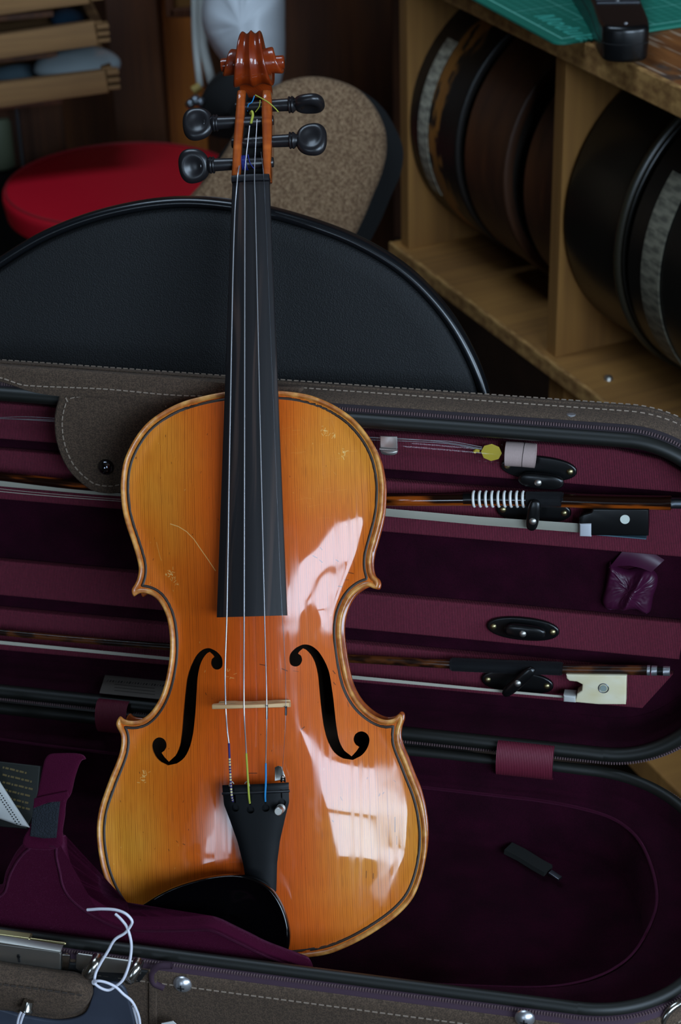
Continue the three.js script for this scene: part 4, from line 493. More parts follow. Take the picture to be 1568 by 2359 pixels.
  { const o = spline(wp([[-120, 2215], [0, 2234], [110, 2250], [185, 2262], [208, 2282], [206, 2308], [178, 2326], [120, 2328], [30, 2316], [-120, 2295]], 0.012), 120); const h = mesh('handle', f(pillow(o, [[0.9, 0.004], [1, 0.008], [1, 0.012], [0.96, 0.016], [0.8, 0.0195], [0.5, 0.021], [0, 0.0215]])), M.fabric, kase, 'padded brown cloth handle');
    const st = spline(wp([[-100, 2238], [0, 2262], [100, 2275], [200, 2290]], 0.0195), 60, false); stuff(mesh('stitching', f(along(st, 0.0046, 0, 0.0212, () => new THREE.BoxGeometry(0.0031, 0.0006, 0.001), false)), std({ color: 0x3a3029, roughness: 0.9 }), h)); }
  mesh('front_binding', f(slab(wp([[344, 2230], [362, 2232], [364, 2460], [344, 2460]]), 0, 0.0022, 0.0009)), M.fabric, kase);
  // zipper end curl and front screws
  { const c = [[0.0, 0], [-0.008, -0.002], [-0.0125, -0.008], [-0.012, -0.016], [-0.006, -0.019]], p = wf(352, 2222); mesh('zipper_end', f(tube(c.map(([x, y]) => [p.x + x + 0.012, p.y + y + 0.002, 0.0008]), 0.0022, false, 8, 40)), M.zip, kase); }
  for (const [x, y] of [[420, 2268], [1208, 2347]]) { const p = wf(x, y); const s = mesh('screw', f(lathe([[0, 0.0036], [0.002, 0.0034], [0.0042, 0.0022], [0.0054, 0.0008], [0.0058, 0], [0.0058, -0.001]], 28).rotateX(Math.PI / 2).translate(p.x, p.y, 0)), M.silver, kase); mesh('screw_recess', [f(new THREE.BoxGeometry(0.0042, 0.0008, 0.0006).translate(p.x, p.y, 0.0035)), f(new THREE.BoxGeometry(0.0008, 0.0042, 0.0006).translate(p.x, p.y, 0.0035))], M.cavity, s); }
  { const p = lf(1313, 974, 0), s = mesh('screw', l(lathe([[0, 0.0026], [0.003, 0.002], [0.0042, 0.0005], [0.0042, -0.001]], 20).translate(LF.on(1313, 974, -0.006).x, 0.238 + 0.0086, -0.012)), M.silver, kase); }
  { const p = BF.on(1562, 2346, -0.012), m = T(p.x, 0.085 - 0.012, -p.y); mesh('strap_ring', [new THREE.TorusGeometry(0.012, 0.0022, 12, 30).rotateY(R(40)).applyMatrix4(m), box(0.012, 0.02, 0.004, 0, -0.004, -0.002).rotateY(R(40)).applyMatrix4(T(p.x - 0.004, 0.085 - 0.018, -p.y - 0.006))], M.chrome, kase, 'chrome ring for a carrying strap at the right corner'); }
}
// white string with a price tag, knotted to the case front
{
  const p = (x, y, w) => { const q = WF.on(x, y, w); return [q.x, q.y, q.z]; }, o = WF.on(268, 2300, 0.02), m = mul(WF.m, T(o.x, o.y, 0)), L = (P) => P.map(([x, y, w]) => { const q = WF.on(x, y, w); return [q.x - o.x, q.y - o.y, q.z]; });
  const t = thing('price_tag', m, 'white paper price tag on a looped white string tied to the case front', 'price tag');
  mesh('string', [tube(L([[201, 2096, 0.004], [236, 2094, 0.006], [270, 2097, 0.008], [292, 2107, 0.01], [304, 2122, 0.011], [300, 2134, 0.011], [288, 2149, 0.012], [265, 2164, 0.013], [248, 2192, 0.014], [230, 2222, 0.016], [220, 2243, 0.018], [217, 2262, 0.02]]), 0.00085, false, 8, 120), tube(L([[266, 2106, 0.006], [277, 2116, 0.008], [290, 2132, 0.01], [296, 2146, 0.012], [302, 2172, 0.013], [301, 2200, 0.014], [294, 2232, 0.016], [281, 2260, 0.018], [266, 2272, 0.019], [250, 2281, 0.02], [232, 2276, 0.021], [217, 2264, 0.021], [224, 2260, 0.022], [240, 2262, 0.022], [256, 2268, 0.022], [268, 2275, 0.022], [284, 2290, 0.022], [302, 2305, 0.021], [314, 2326, 0.019], [321, 2350, 0.017], [323, 2385, 0.015]]), 0.00085, false, 8, 220), tube(L([[306, 2318, 0.018], [312, 2340, 0.016], [318, 2362, 0.015], [330, 2385, 0.014]]), 0.00075, false, 8, 30), new THREE.SphereGeometry(0.0017, 12, 8).translate(...L([[217, 2263, 0.02]])[0])], M.cotton, t);
  mesh('paper_tag', slab(L([[372, 2358], [398, 2353], [412, 2366], [440, 2420], [330, 2420]].map(([x, y]) => [x, y, 0.012])).map((q) => q.slice(0, 2)), 0.0115, 0.0119, 0), M.white, t);
}
{
  const q = WF.on(65, 2310, 0.022), t = thing('tag_clip', mul(WF.m, T(q.x, q.y, 0.0215)), 'small chrome barrel clip with white cords on the handle front', 'clip'), c = [q.x, q.y];
  mesh('barrel', lathe([[0, 0], [0.003, 0], [0.0034, 0.004], [0.0042, 0.0052], [0.0042, 0.0062], [0.0036, 0.0068], [0, 0.0068]], 24).rotateZ(Math.PI).rotateX(R(-25)).translate(0.0005, 0.0035, 0.002).rotateZ(R(-14)), M.chrome, t);
  mesh('cord', [tube([[0.001, 0, 0.001], [-0.004, -0.01, 0.001], [-0.011, -0.03, -0.002]], 0.0008), tube([[-0.001, 0, 0.001], [-0.007, -0.012, 0.001], [-0.012, -0.03, -0.002]], 0.0008)], M.cotton, t);
}
// ------------------------------------------------------------ things kept in the case
{
  // upper bow: tortoiseshell stick, ringed grip, black frog
  const bow = (px, label) => { const o = LF.on(...px, -0.012); const m = mul(LF.m, T(o.x, o.y, 0)); const t = thing('violin_bow', m, label, 'bow', 'bows held in the case lid'); const q = (x, y, w) => { const p = LF.on(x, y, w); return [p.x - o.x, p.y - o.y, w]; }; return [t, q]; };
  { const [t, q] = bow([1400, 1180], 'violin bow with tortoiseshell stick, black and white ringed grip and black frog');
    const w = -0.012, S = [[-420, 1064], [-100, 1088], [0, 1097], [180, 1117], [500, 1138], [880, 1151], [1100, 1150], [1200, 1150], [1400, 1156], [1545, 1159]].map(([x, y]) => q(x, y, w));
    mesh('stick', taperTube(S, (s) => lerp(0.0030, 0.0050, Math.min(1, s * 1.1)), 90, 8), phy({ map: TX.shell, roughness: 0.18, clearcoat: 0.6 }), t);
    mesh('grip', taperTube([[1068, 1149], [1110, 1149], [1160, 1149], [1215, 1150]].map(([x, y]) => q(x, y, w)), () => 0.0046, 20, 16), M.black, t);
    mesh('thumb_leather', taperTube([[1212, 1150], [1220, 1150], [1260, 1150.5], [1292, 1151], [1298, 1151.3]].map(([x, y]) => q(x, y, w)), (s) => 0.0052 - 0.0006 * (s > 0.95 ? 1 : 0), 30, 16), M.leather, t, 'black leather thumb grip');
    for (let i = 0; i < 9; i++) { const p = q(1091.5 + i * 14.2, 1149.5 + i * 0.05, w); mesh('grip_ring', new THREE.TorusGeometry(0.0047, 0.0009, 8, 22).scale(1.05, 1.05, 1.05).rotateY(Math.PI / 2).rotateZ(R(7)).translate(...p), M.white, t); }
    mesh('collar', taperTube([[1540, 1159], [1546, 1159]].map(([x, y]) => q(x, y, w)), () => 0.0045, 6, 16), M.chrome, t);
    mesh('screw_button', taperTube([[1546, 1159], [1600, 1160]].map(([x, y]) => q(x, y, w)), () => 0.0038, 6, 8), M.steel, t);
    const fr = mesh('frog', slab([[1334, 1186], [1345, 1178], [1362, 1174], [1366, 1166], [1495, 1167], [1494, 1229], [1350, 1228], [1336, 1226]].map(([x, y]) => q(x, y, w).slice(0, 2)), w - 0.006, w + 0.005, 0.0012), M.black, t);
    { const p = q(1439, 1196, w + 0.005); mesh('frog_eye', cyl(0.0031, 0.0031, 0.0012, 24).rotateX(Math.PI / 2).translate(p[0], p[1], w + 0.005), M.pearl, fr); mesh('frog_slide', box(0.036, 0.0008, 0.009, q(1425, 1229, w)[0], q(1425, 1229, w)[1] - 0.0006, w, 0.0003), std({ color: 0x4a6470, roughness: 0.3 }), fr, 'grey mother of pearl slide'); }
    mesh('ferrule', slab([[1336, 1200], [1363, 1199], [1363, 1230], [1336, 1229]].map(([x, y]) => q(x, y, w).slice(0, 2)), w - 0.005, w + 0.0058, 0.001), std({ color: 0xc4c6cc, roughness: 0.5, metalness: 0.25 }), t);
    const hp = [[-420, 1064, 1084], [0, 1104, 1120], [214, 1125, 1139], [500, 1144, 1158], [885, 1171, 1189], [1100, 1190, 1209], [1336, 1206, 1227]]; mesh('bow_hair', [-0.0008, 0.0008].map((dz, k) => skin(hp.map(([x, a, c]) => [q(x, a, w + dz), q(x, (a + c) / 2, w + dz + (k ? 0.0006 : 0)), q(x, c, w + dz)]))), std({ color: 0x9a9789, roughness: 0.6 }), t, 'ribbon of pale bow hair');
    mesh('bow_tip', slab([[-404, 1060], [-424, 1060], [-446, 1066], [-462, 1078], [-456, 1090], [-420, 1090], [-416, 1076]].map(([x, y]) => q(x, y, w).slice(0, 2)), w - 0.003, w + 0.003, 0.001), M.black, t);
    mesh('hair_strand', [tube([[-420, 1068], [0, 1126], [400, 1160]].map(([x, y]) => q(x, y, w)), 0.0002, false, 5), tube([[-420, 1076], [0, 1132], [400, 1163], [880, 1196]].map(([x, y]) => q(x, y, w)), 0.00028, false, 5)], M.hair, t);
  }
  { const [t, q] = bow([1370, 1575], 'violin bow with snakewood stick, black leather grip and ivory coloured frog');
    const w = -0.012, S = [[-420, 1402], [0, 1456], [390, 1490], [700, 1511], [880, 1521], [1035, 1530], [1295, 1541], [1420, 1543], [1490, 1544]].map(([x, y]) => q(x, y, w));
    mesh('stick', taperTube(S, (s) => lerp(0.0022, 0.0036, s), 90, 8), phy({ map: TX.snake, roughness: 0.3, clearcoat: 0.4 }), t);
    mesh('grip', taperTube([[1037, 1530], [1045, 1530.5], [1160, 1535.5], [1285, 1540], [1296, 1541]].map(([x, y]) => q(x, y, w)), (s) => 0.0047 - (s < 0.02 || s > 0.98 ? 0.0007 : 0), 50, 16), M.leather, t, 'black leather grip');
    mesh('bow_tip', slab([[-404, 1400], [-424, 1398], [-446, 1406], [-464, 1424], [-458, 1446], [-420, 1444], [-414, 1420]].map(([x, y]) => q(x, y, w).slice(0, 2)), w - 0.003, w + 0.003, 0.001), M.ebonyPlain, t);
    const b1 = [[1490, 1544], [1497, 1544.3]], b2 = [[1500, 1544.5], [1513, 1545]], b3 = [[1513, 1545], [1527, 1545.5]], b4 = [[1527, 1545.5], [1542, 1546]];
    mesh('screw_button', [b1, b2, b4].map((s, i) => taperTube(s.map(([x, y]) => q(x, y, w)), () => [0.0037, 0.0036, 0.0035][i], 4, 8)), M.silver, t, 'silver screw button'); mesh('button_band', taperTube(b3.map(([x, y]) => q(x, y, w)), () => 0.0033, 4, 8), M.black, t);
    const fr = mesh('frog', slab([[1305, 1548], [1444, 1549], [1443, 1560], [1442, 1616], [1380, 1616], [1326, 1611], [1330, 1592], [1341, 1584], [1342, 1570], [1330, 1564], [1312, 1562], [1306, 1556]].map(([x, y]) => q(x, y, w).slice(0, 2)), w - 0.006, w + 0.005, 0.001), M.ivory, t);
    const p = q(1391, 1578, w); mesh('frog_eye', cyl(0.0023, 0.0023, 0.0012, 24).rotateX(Math.PI / 2).translate(p[0], p[1], w + 0.005), std({ color: 0x8e9a94, roughness: 0.25 }), fr); mesh('eye_ring', new THREE.TorusGeometry(0.0033, 0.0004, 8, 28).translate(p[0], p[1], w + 0.0051), M.steel, fr);
    mesh('ferrule', slab([[1299, 1594], [1327, 1596], [1327, 1611], [1299, 1609]].map(([x, y]) => q(x, y, w).slice(0, 2)), w - 0.005, w + 0.0056, 0.001), std({ color: 0xc8c8c2, roughness: 0.5, metalness: 0.25 }), t);
    const hp = [[-420, 1433, 1440], [0, 1476, 1484], [390, 1514, 1521], [800, 1555, 1563], [1150, 1589, 1595], [1300, 1603, 1608]]; mesh('bow_hair', skin(hp.map(([x, a, c]) => [q(x, a, w + 0.0003), q(x, a, w + 0.0012), q(x, c, w + 0.0012), q(x, c, w - 0.004), q(x, a, w - 0.004)]), true, true, 0.5), M.hair, t, 'pale bow hair seen on edge');
  }
  // clear tube of spare strings under metal clips
  { const o = LF.on(1050, 1030, -0.012), m = mul(LF.m, T(o.x, o.y, 0)), q = (x, y, w = -0.013) => { const p = LF.on(x, y, w); return [p.x - o.x, p.y - o.y, w]; };
    const t = thing('string_tube', m, 'clear string tube with yellow label and pinkish cork stopper, clipped along the lid top', 'string tube');
    const c = [[-420, 918], [0, 965], [400, 992], [900, 1022], [1050, 1034], [1168, 1045]].map(([x, y]) => q(x, y));
    mesh('tube', tube(c, 0.0076, false, 20, 60), phy({ color: 0xffffff, roughness: 0.05, transmission: 1, thickness: 0, ior: 1.4, specularIntensity: 0.7 }), t, 'clear plastic tube');
    mesh('stopper', taperTube([[1165, 1045], [1199, 1047], [1233, 1050]].map(([x, y]) => q(x, y)), () => 0.0081, 12, 24), std({ color: 0xb39c96, roughness: 0.8, bumpMap: TX.scuff, bumpScale: 0.0003 }), t, 'pinkish cork stopper'); mesh('stopper_groove', new THREE.TorusGeometry(0.00815, 0.00018, 6, 40).rotateY(Math.PI / 2).rotateZ(R(-3)).translate(...q(1206, 1047.6)), M.cavity, t);
    mesh('yellow_label', [lathe([[0, -0.0012], [0.004, -0.0011], [0.0058, 0.0], [0.0062, 0.0012], [0, 0.0016]], 8).rotateX(Math.PI / 2).scale(1.1, 0.95, 1).translate(...q(1132, 1041, -0.0098)), tube([[1104, 1040], [1096, 1038], [1092, 1042]].map(([x, y]) => q(x, y, -0.01)), 0.0012)], std({ color: 0xb6a02e, roughness: 0.6 }), t);
    mesh('coiled_string', [[[-420, 935], [-20, 962], [60, 960], [400, 985], [925, 1012], [1000, 1016], [1060, 1024], [1110, 1034]], [[-420, 935], [-20, 963], [80, 968], [420, 992], [925, 1010], [980, 1014], [1040, 1017], [1110, 1030]], [[-420, 940], [0, 964], [130, 968], [440, 998], [925, 1016], [1030, 1022], [1100, 1034]]].map((P, i) => tube(P.map(([x, y]) => q(x, y, -0.0095 + i * 0.0006)), 0.00028, false, 5, 80)), M.silver, t, 'spare strings inside the tube');
    mesh('tube_clip', [slab([[875, 1005], [914, 1006], [915, 1034], [875, 1032]].map(([x, y]) => q(x, y, -0.004).slice(0, 2)), -0.0052, -0.0042, 0.0004), tube([[874, 1034], [915, 1037]].map(([x, y]) => q(x, y, -0.0035)), 0.0008), pillow(spline([[875, 1037], [915, 1039], [913, 1046], [895, 1049], [878, 1045]].map(([x, y]) => q(x, y, -0.005).slice(0, 2)), 40), [[0.95, -0.008], [1, -0.006], [0.9, -0.0046], [0, -0.004]])], std({ color: 0xc8c4be, roughness: 0.3, metalness: 0.8 }), t, 'bright metal spring clip');
  }
  // lower half, left: white cloth with a punched edge, dark booklet printed in gold
  const GF = CF.child(mul(T(-0.17, 0.06, 0.12), RX(R(-35)))), q = (L2, w = 0) => GF.pts(L2, w);
  const g0 = GF.on(20, 1830), tM = mul(GF.m, T(g0.x, g0.y, 0)), rel = (L2, w = 0, g = g0) => q(L2, w).map(([x, y]) => [x - g.x, y - g.y]);
  { const P = rel([[-90, 1640], [0, 1806], [30, 1852], [66, 1907], [40, 1902], [0, 1888], [-90, 1860]], 0.008), t = thing('white_cloth', tM, 'folded white cloth with punched holes along its edge, at the left of the case', 'cloth');
    const s = mesh('folded_cloth', slab(P, 0.004, 0.0075, 0.0015), M.white, t), dots = []; for (const off of [0, 1]) for (let i = 0; i < 15; i++) { const x = lerp(-6, 44, i / 14) + off * 5 - 2, y = lerp(1826, 1903, i / 14) - off * 4, [[a, b]] = rel([[x, y]], 0.0078); dots.push(cyl(0.00045, 0.00045, 0.0006, 8).rotateX(Math.PI / 2).translate(a, b, 0.0075)); }
    tag(mesh('punched_holes', dots, M.cavity, s), null, null, null, 'stuff'); }
  { const P = [[-60, 1748], [92, 1765], [84, 1862], [60, 1910], [-60, 1900]], k0 = GF.on(20, 1830, -0.002), t = thing('booklet', mul(GF.m, T(k0.x, k0.y, 0)), 'dark green booklet with faint gold print behind the velvet strap', 'booklet');
    const o = rel(P, -0.002, k0), xs = o.map((p) => p[0]), ys = o.map((p) => p[1]), x0 = Math.min(...xs), x1 = Math.max(...xs), yy0 = Math.min(...ys), yy1 = Math.max(...ys);
    mesh('pages', slab(o, -0.006, -0.0022, 0.0008), std({ color: 0x1a1d18, roughness: 0.6 }), t); const n0 = o; const ln = []; for (let i = 0; i < 6; i++) { const y = 1762 + i * 17, [[a, b], [c]] = rel([[i === 5 ? 20 : 6, y + 6], [58 + (i * 37) % 20, y + 12]], -0.002, k0); for (let xx = a, j = 0; xx < c; j++) { const w = 0.0012 + ((j * 7 + i * 3) % 5) * 0.0006; ln.push(new THREE.BoxGeometry(w, 0.0013, 0.0002).rotateZ(R(-7)).translate(xx + w / 2, b - (xx - a) * 0.12, -0.0021)); xx += w + 0.0008; } }
    tag(mesh('gold_print', ln, std({ color: 0x6a5a36, roughness: 0.5 }), t), null, null, null, 'stuff'); }
  { const o = BF.on(1225, 1990, -0.058), t = thing('webbing_strap', mul(BF.m, T(o.x, o.y, -0.058)), 'small dark green strap end lying on the velvet at the bottom of the case', 'strap'); const P = (x, y, z) => { const p = BF.on(x, y, -0.058); return [p.x - o.x, p.y - o.y, z]; };
    mesh('strap', skin([[1170, 1960], [1200, 1975], [1240, 2000], [1262, 2012]].map(([x, y], i) => [P(x - 10, y + 10, 0.001), P(x - 9, y + 8, 0.004), P(x + 9, y - 8, 0.0045), P(x + 10, y - 10, 0.001)]), true, true, 0.5), std({ color: 0x121310, roughness: 0.9 }), t); mesh('metal_end', slab([[1262, 2018], [1270, 2010], [1294, 2026], [1286, 2034]].map(([x, y]) => P(x, y, 0).slice(0, 2)), 0.001, 0.003, 0.0005), M.steel, t); }
}
// ------------------------------------------------------------ black chair under and behind the case
{
  const HF = CF.child(mul(T(0, 0.335, -0.124), RY(R(4)), RX(-R(14)))), seatY = 0.4455, c0 = V(-0.13, 0, 0.06).applyMatrix4(CF.m);
  const o = spline(HF.pts([[-330, 1240], [-326, 1100], [-300, 960], [-235, 820], [-130, 690], [0, 594], [110, 530], [250, 481], [410, 457], [560, 469], [700, 503], [830, 553], [940, 622], [1030, 716], [1088, 812], [1122, 900], [1140, 1000], [1146, 1120], [1140, 1260], [1080, 1420], [850, 1500], [400, 1500], [-50, 1450], [-280, 1360]]), 220);
  const t = thing('black_chair', T(c0.x, 0, c0.z), 'black chair with a rounded pebbled backrest and shiny black rim, holding the violin case', 'chair'), inv = T(c0.x, 0, c0.z).invert(), hm = (g) => g.applyMatrix4(mul(inv, HF.m));
  const oo = ccw(o), io = inset(oo, 0.0055);
  mesh('backrest', hm(pillow(io, [[1, -0.02], [1, -0.004], [0.992, 0.0015], [0.975, 0.004], [0.9, 0.0065], [0.5, 0.0075], [0, 0.008]])), std({ map: TX.pebbleColor, bumpMap: TX.pebble, bumpScale: 0.0002, roughness: 0.75 }), t);
  mesh('backrest_rim', hm(sweep(oo, [[-0.0062, 0.0015], [-0.005, 0.0036], [-0.003, 0.0046], [-0.0006, 0.0038], [0.0008, 0.001], [0.001, -0.006], [0, -0.014], [-0.003, -0.019], [-0.0062, -0.019]], true, true)), std({ color: 0x0f1114, roughness: 0.26 }), t);
  const so = spline([[-0.24, -0.19], [0, -0.2], [0.24, -0.19], [0.265, 0], [0.25, 0.16], [0.12, 0.2], [-0.12, 0.2], [-0.25, 0.16], [-0.265, 0]], 120);
  mesh('seat', pillow(so, [[0.94, -0.05], [1, -0.035], [1, -0.012], [0.97, -0.002], [0.9, 0], [0, 0]]).rotateX(-Math.PI / 2).rotateY(-0.2183).translate(0, seatY, 0), M.blackSoft, t);
  mesh('column', lathe([[0.03, seatY - 0.05], [0.03, 0.3], [0.022, 0.29], [0.022, 0.08], [0.035, 0.075], [0.035, 0.05]], 24), M.blackSoft, t);
  for (let k = 0; k < 5; k++) { const a = k / 5 * 2 * Math.PI + 0.3; mesh('base_leg', [tube([[0, 0.075, 0], [Math.cos(a) * 0.15, 0.068, Math.sin(a) * 0.15], [Math.cos(a) * 0.28, 0.058, Math.sin(a) * 0.28]], 0.014), new THREE.SphereGeometry(0.028, 16, 12).translate(Math.cos(a) * 0.28, 0.028, Math.sin(a) * 0.28)], M.blackSoft, t); }
  const bb = V(0, 0.335, -0.124).applyMatrix4(CF.m).applyMatrix4(inv); mesh('back_bar', tube([[0, seatY - 0.045, 0.02], [bb.x * 0.9 + 0.005, seatY - 0.06, bb.z - 0.05], [bb.x + 0.02, seatY + 0.02, bb.z - 0.055], [bb.x + 0.03, seatY + 0.17, bb.z - 0.045]], 0.012), M.blackSoft, t);
}
// red stool
{
  const y = 0.45, d = rayDir(282, 419), k = (y - EYE.y) / d.y, c = EYE.clone().addScaledVector(d, k), rr = 0.158, red = std({ color: 0xdc1c30, roughness: 0.36, bumpMap: TX.scuff, bumpScale: 0.0004 });
  const t = thing('stool', T(c.x, 0, c.z), 'low round stool with a glossy red seat', 'stool');
  mesh('seat', lathe([[0, y + 0.002], [0.06, y + 0.0018], [0.12, y + 0.001], [rr - 0.012, y], [rr - 0.003, y - 0.001], [rr, y - 0.004], [rr + 0.001, y - 0.012], [rr - 0.002, y - 0.034], [rr - 0.008, y - 0.036], [rr - 0.012, y - 0.012], [0, y - 0.01]], 72), red, t);
  mesh('seat_rim', new THREE.TorusGeometry(rr - 0.004, 0.0016, 8, 80).rotateX(Math.PI / 2).translate(0, y, 0), std({ color: 0xa82a32, roughness: 0.5 }), t);
  for (let i = 0; i < 4; i++) { const a = i * Math.PI / 2 + 2.65, ca = Math.cos(a), sa = -Math.sin(a); mesh('leg', skin([[y - 0.012, 0.115], [0, 0.165]].map(([h, r]) => [[-0.02, -0.012], [0.02, -0.012], [0.02, 0.012], [-0.02, 0.012]].map(([p, q]) => [ca * (r + q) - sa * p, h, sa * (r + q) + ca * p])), true, true, 0.3), std({ color: 0x5c5a58, roughness: 0.5 }), t); }
  mesh('ring', new THREE.TorusGeometry(0.13, 0.007, 10, 60).rotateX(Math.PI / 2).translate(0, 0.16, 0), M.steel, t);
}
// tweed chair, its back turned askew
{
  const p0 = at(690, 340, 1.95), m = mul(T(p0.x, p0.y, p0.z), RY(R(6)), RX(R(-24))), TF = new Frame(m);
  const t = thing('tweed_chair', T(p0.x, 0, p0.z), 'office chair with a beige tweed backrest in a black plastic shell', 'chair'), inv = T(p0.x, 0, p0.z).invert(), tm = (g) => g.applyMatrix4(mul(inv, m));
  const o = spline(TF.pts([[425, 470], [470, 415], [520, 345], [560, 270], [600, 218], [650, 188], [710, 175], [770, 182], [825, 205], [865, 248], [888, 300], [891, 350], [880, 400], [858, 455], [835, 510], [800, 570], [720, 640], [600, 650], [480, 600], [420, 530]]), 160);
  mesh('backrest', tm(pillow(o, [[0.99, -0.02], [1, -0.008], [0.99, 0.004], [0.965, 0.012], [0.9, 0.019], [0.7, 0.025], [0.4, 0.028], [0, 0.029]])), std({ map: TX.tweed, bumpMap: TX.tweedBump, bumpScale: 0.0012, roughness: 0.95 }), t);
  const so = spline(TF.pts([[440, 500], [560, 285], [640, 205], [720, 182], [800, 196], [870, 240], [905, 290], [926, 345], [921, 400], [900, 450], [870, 520], [820, 600], [720, 670], [560, 660]], -0.03), 160);
  mesh('backrest_shell', tm(pillow(so, [[0, -0.05], [0.8, -0.048], [0.95, -0.04], [1, -0.028], [0.99, -0.018], [0, -0.014]])), std({ color: 0x040404, roughness: 0.95 }), t);
  const b0 = V(0, -0.08, -0.05).applyMatrix4(m).applyMatrix4(inv);
  mesh('post', tube([b0, V(0.02, 0.34, -0.10), V(0.02, 0.26, -0.03), V(0.02, 0.2, 0.0)], 0.018), M.blackSoft, t);
  mesh('column', cyl(0.024, 0.028, 0.2, 20).translate(0.02, 0.14, 0), M.blackSoft, t);
  for (let k = 0; k < 5; k++) { const a = k / 5 * 2 * Math.PI; mesh('base_leg', [tube([[0.02, 0.07, 0], [0.02 + Math.cos(a) * 0.1, 0.062, Math.sin(a) * 0.1], [0.02 + Math.cos(a) * 0.2, 0.05, Math.sin(a) * 0.2]], 0.012), new THREE.SphereGeometry(0.024, 14, 10).translate(0.02 + Math.cos(a) * 0.2, 0.024, Math.sin(a) * 0.2)], M.blackSoft, t); }
}
// ------------------------------------------------------------ workbench with a rack of drums under it
const SFm = new THREE.Matrix4().makeBasis(V(0.41832, 0, 0.90831), V(0, 1, 0), V(-0.90831, 0, 0.41832)).setPosition(0.1283, 0.79, -2.0083), SF = new Frame(SFm);
{
  const b0 = V(0.35, -0.79, -0.21), m = mul(SFm, T(b0.x, b0.y, b0.z)), t = thing('workbench', m, 'plywood workbench with an open rack for drums under its scarred top', 'workbench'), L = (g) => g.translate(-b0.x, -b0.y, -b0.z);
  mesh('bench_top', L(box(2.0, 0.026, 0.75, 0.45, 0.013, -0.375, 0.004)), M.bench, t);
  mesh('top_lipping', L(box(2.0, 0.027, 0.006, 0.45, 0.013, 0.003, 0.002)), M.plyEdge, t, 'rough plywood edge of the bench top');
  const D = 0.42, low = -0.338;
  for (const [s, y0, y1, w] of [[-0.112, low + 0.018, 0, 0.02], [0.222, low + 0.018, 0, 0.019], [0.235, -0.68, low, 0.03], [0.72, -0.68, 0, 0.02]]) mesh('divider', L(box(w, y1 - y0, D, s, (y0 + y1) / 2, -D / 2 - 0.004, 0.001)), M.ply, t);
  mesh('rack_shelf', L(box(1.15, 0.018, D + 0.01, 0.44, low + 0.009, -D / 2 - 0.001, 0.002)), M.ply, t);
  mesh('shelf_lipping', L(box(1.15, 0.019, 0.005, 0.44, low + 0.009, 0.004, 0.002)), M.plyEdge, t, 'chipped front edge of the rack shelf');
  mesh('floor_shelf', L(box(1.2, 0.03, D + 0.05, 0.45, -0.68 + 0.0, -D / 2, 0.003)), M.ply, t);
  for (const s of [0.0, 0.9]) mesh('foot', L(box(0.05, 0.095, D, s, -0.742, -D / 2, 0.003)), M.ply, t);
  mesh('rack_back', L(box(1.15, 0.68, 0.008, 0.44, -0.34, -D - 0.008, 0.001)), M.pineDark, t);
  const lug = (x, y, s) => new THREE.CylinderGeometry(0.0035, 0.004, 0.003, 12).applyMatrix4(mul(RX(Math.PI / 2), T(0, 0, 0))).translate(x, y, s);
  mesh('bolt', L(lathe([[0, 0.004], [0.004, 0.003], [0.005, 0]], 14).translate(0.30, low + 0.018, -0.025)), M.nickel, t);
  const drum = (s, w, r, z, y, mat, label, parts) => {
    const dm = mul(SFm, T(s, y, z)), d = thing('drum', dm, label, 'drum', 'drums in the workbench rack'); 
    const prof = [[r - 0.012, -w / 2 + 0.001], [r - 0.003, -w / 2], [r, -w / 2 + 0.003], [r, w / 2 - 0.003], [r - 0.003, w / 2], [r - 0.012, w / 2 - 0.001]], g = new THREE.LatheGeometry(prof.map(([a, b]) => new THREE.Vector2(a, b)), 96).rotateZ(-Math.PI / 2);
    mesh('shell', g, mat, d);
    mesh('drum_head', [-1, 1].map((k) => cyl(r - 0.01, r - 0.01, 0.002, 64).rotateZ(Math.PI / 2).translate(k * (w / 2 - 0.012), 0, 0)), std({ color: 0x2a2018, roughness: 0.6 }), d);
    for (const [kind, ...a] of parts) {
      if (kind === 'hoop') mesh('hoop', new THREE.LatheGeometry([[0, -0.5], [0.0035, -0.4], [0.0045, 0], [0.0035, 0.4], [0, 0.5]].map(([e, f]) => new THREE.Vector2(r + 0.0005 + e, a[0] + f * a[1])), 96).rotateZ(-Math.PI / 2), a[2], d);
      if (kind === 'tape') { const rows = [], n = 48; for (let i = 0; i <= n; i++) { const q = lerp(a[2], a[3], i / n), c = Math.cos(q), e = Math.sin(q); rows.push([[a[0] - a[1] / 2, e * (r + 0.0006), c * (r + 0.0006)], [a[0] - a[1] / 2, e * (r + 0.0014), c * (r + 0.0014)], [a[0] + a[1] / 2, e * (r + 0.0014), c * (r + 0.0014)], [a[0] + a[1] / 2, e * (r + 0.0006), c * (r + 0.0006)]]); } mesh('tape_strip', skin(rows, true, true, 0.5), std({ map: TX.tape, roughness: 0.6, color: a[4] ?? 0xffffff }), d, 'strip of dull cloth tape'); }
    }
    return d;
  };
  const y = low + 0.018, black = std({ color: 0x15130f, roughness: 0.38 }), brown = std({ map: TX.drumBrown, roughness: 0.5 });
  drum(-0.052, 0.118, 0.152, -0.158, y + 0.1525, std({ map: TX.drumWorn, roughness: 0.45 }), 'drum with worn black and tan shell and pale tape strip, leftmost in the rack', [['tape', -0.016, 0.022, -0.5, 0.72, 0xffffff]]);
  drum(0.062, 0.088, 0.152, -0.162, y + 0.1525, brown, 'brown wooden drum standing just right of the taped black and tan one', []);
  drum(0.168, 0.08, 0.15, -0.17, y + 0.1505, brown, 'brown wooden drum against the middle divider of the rack', []);
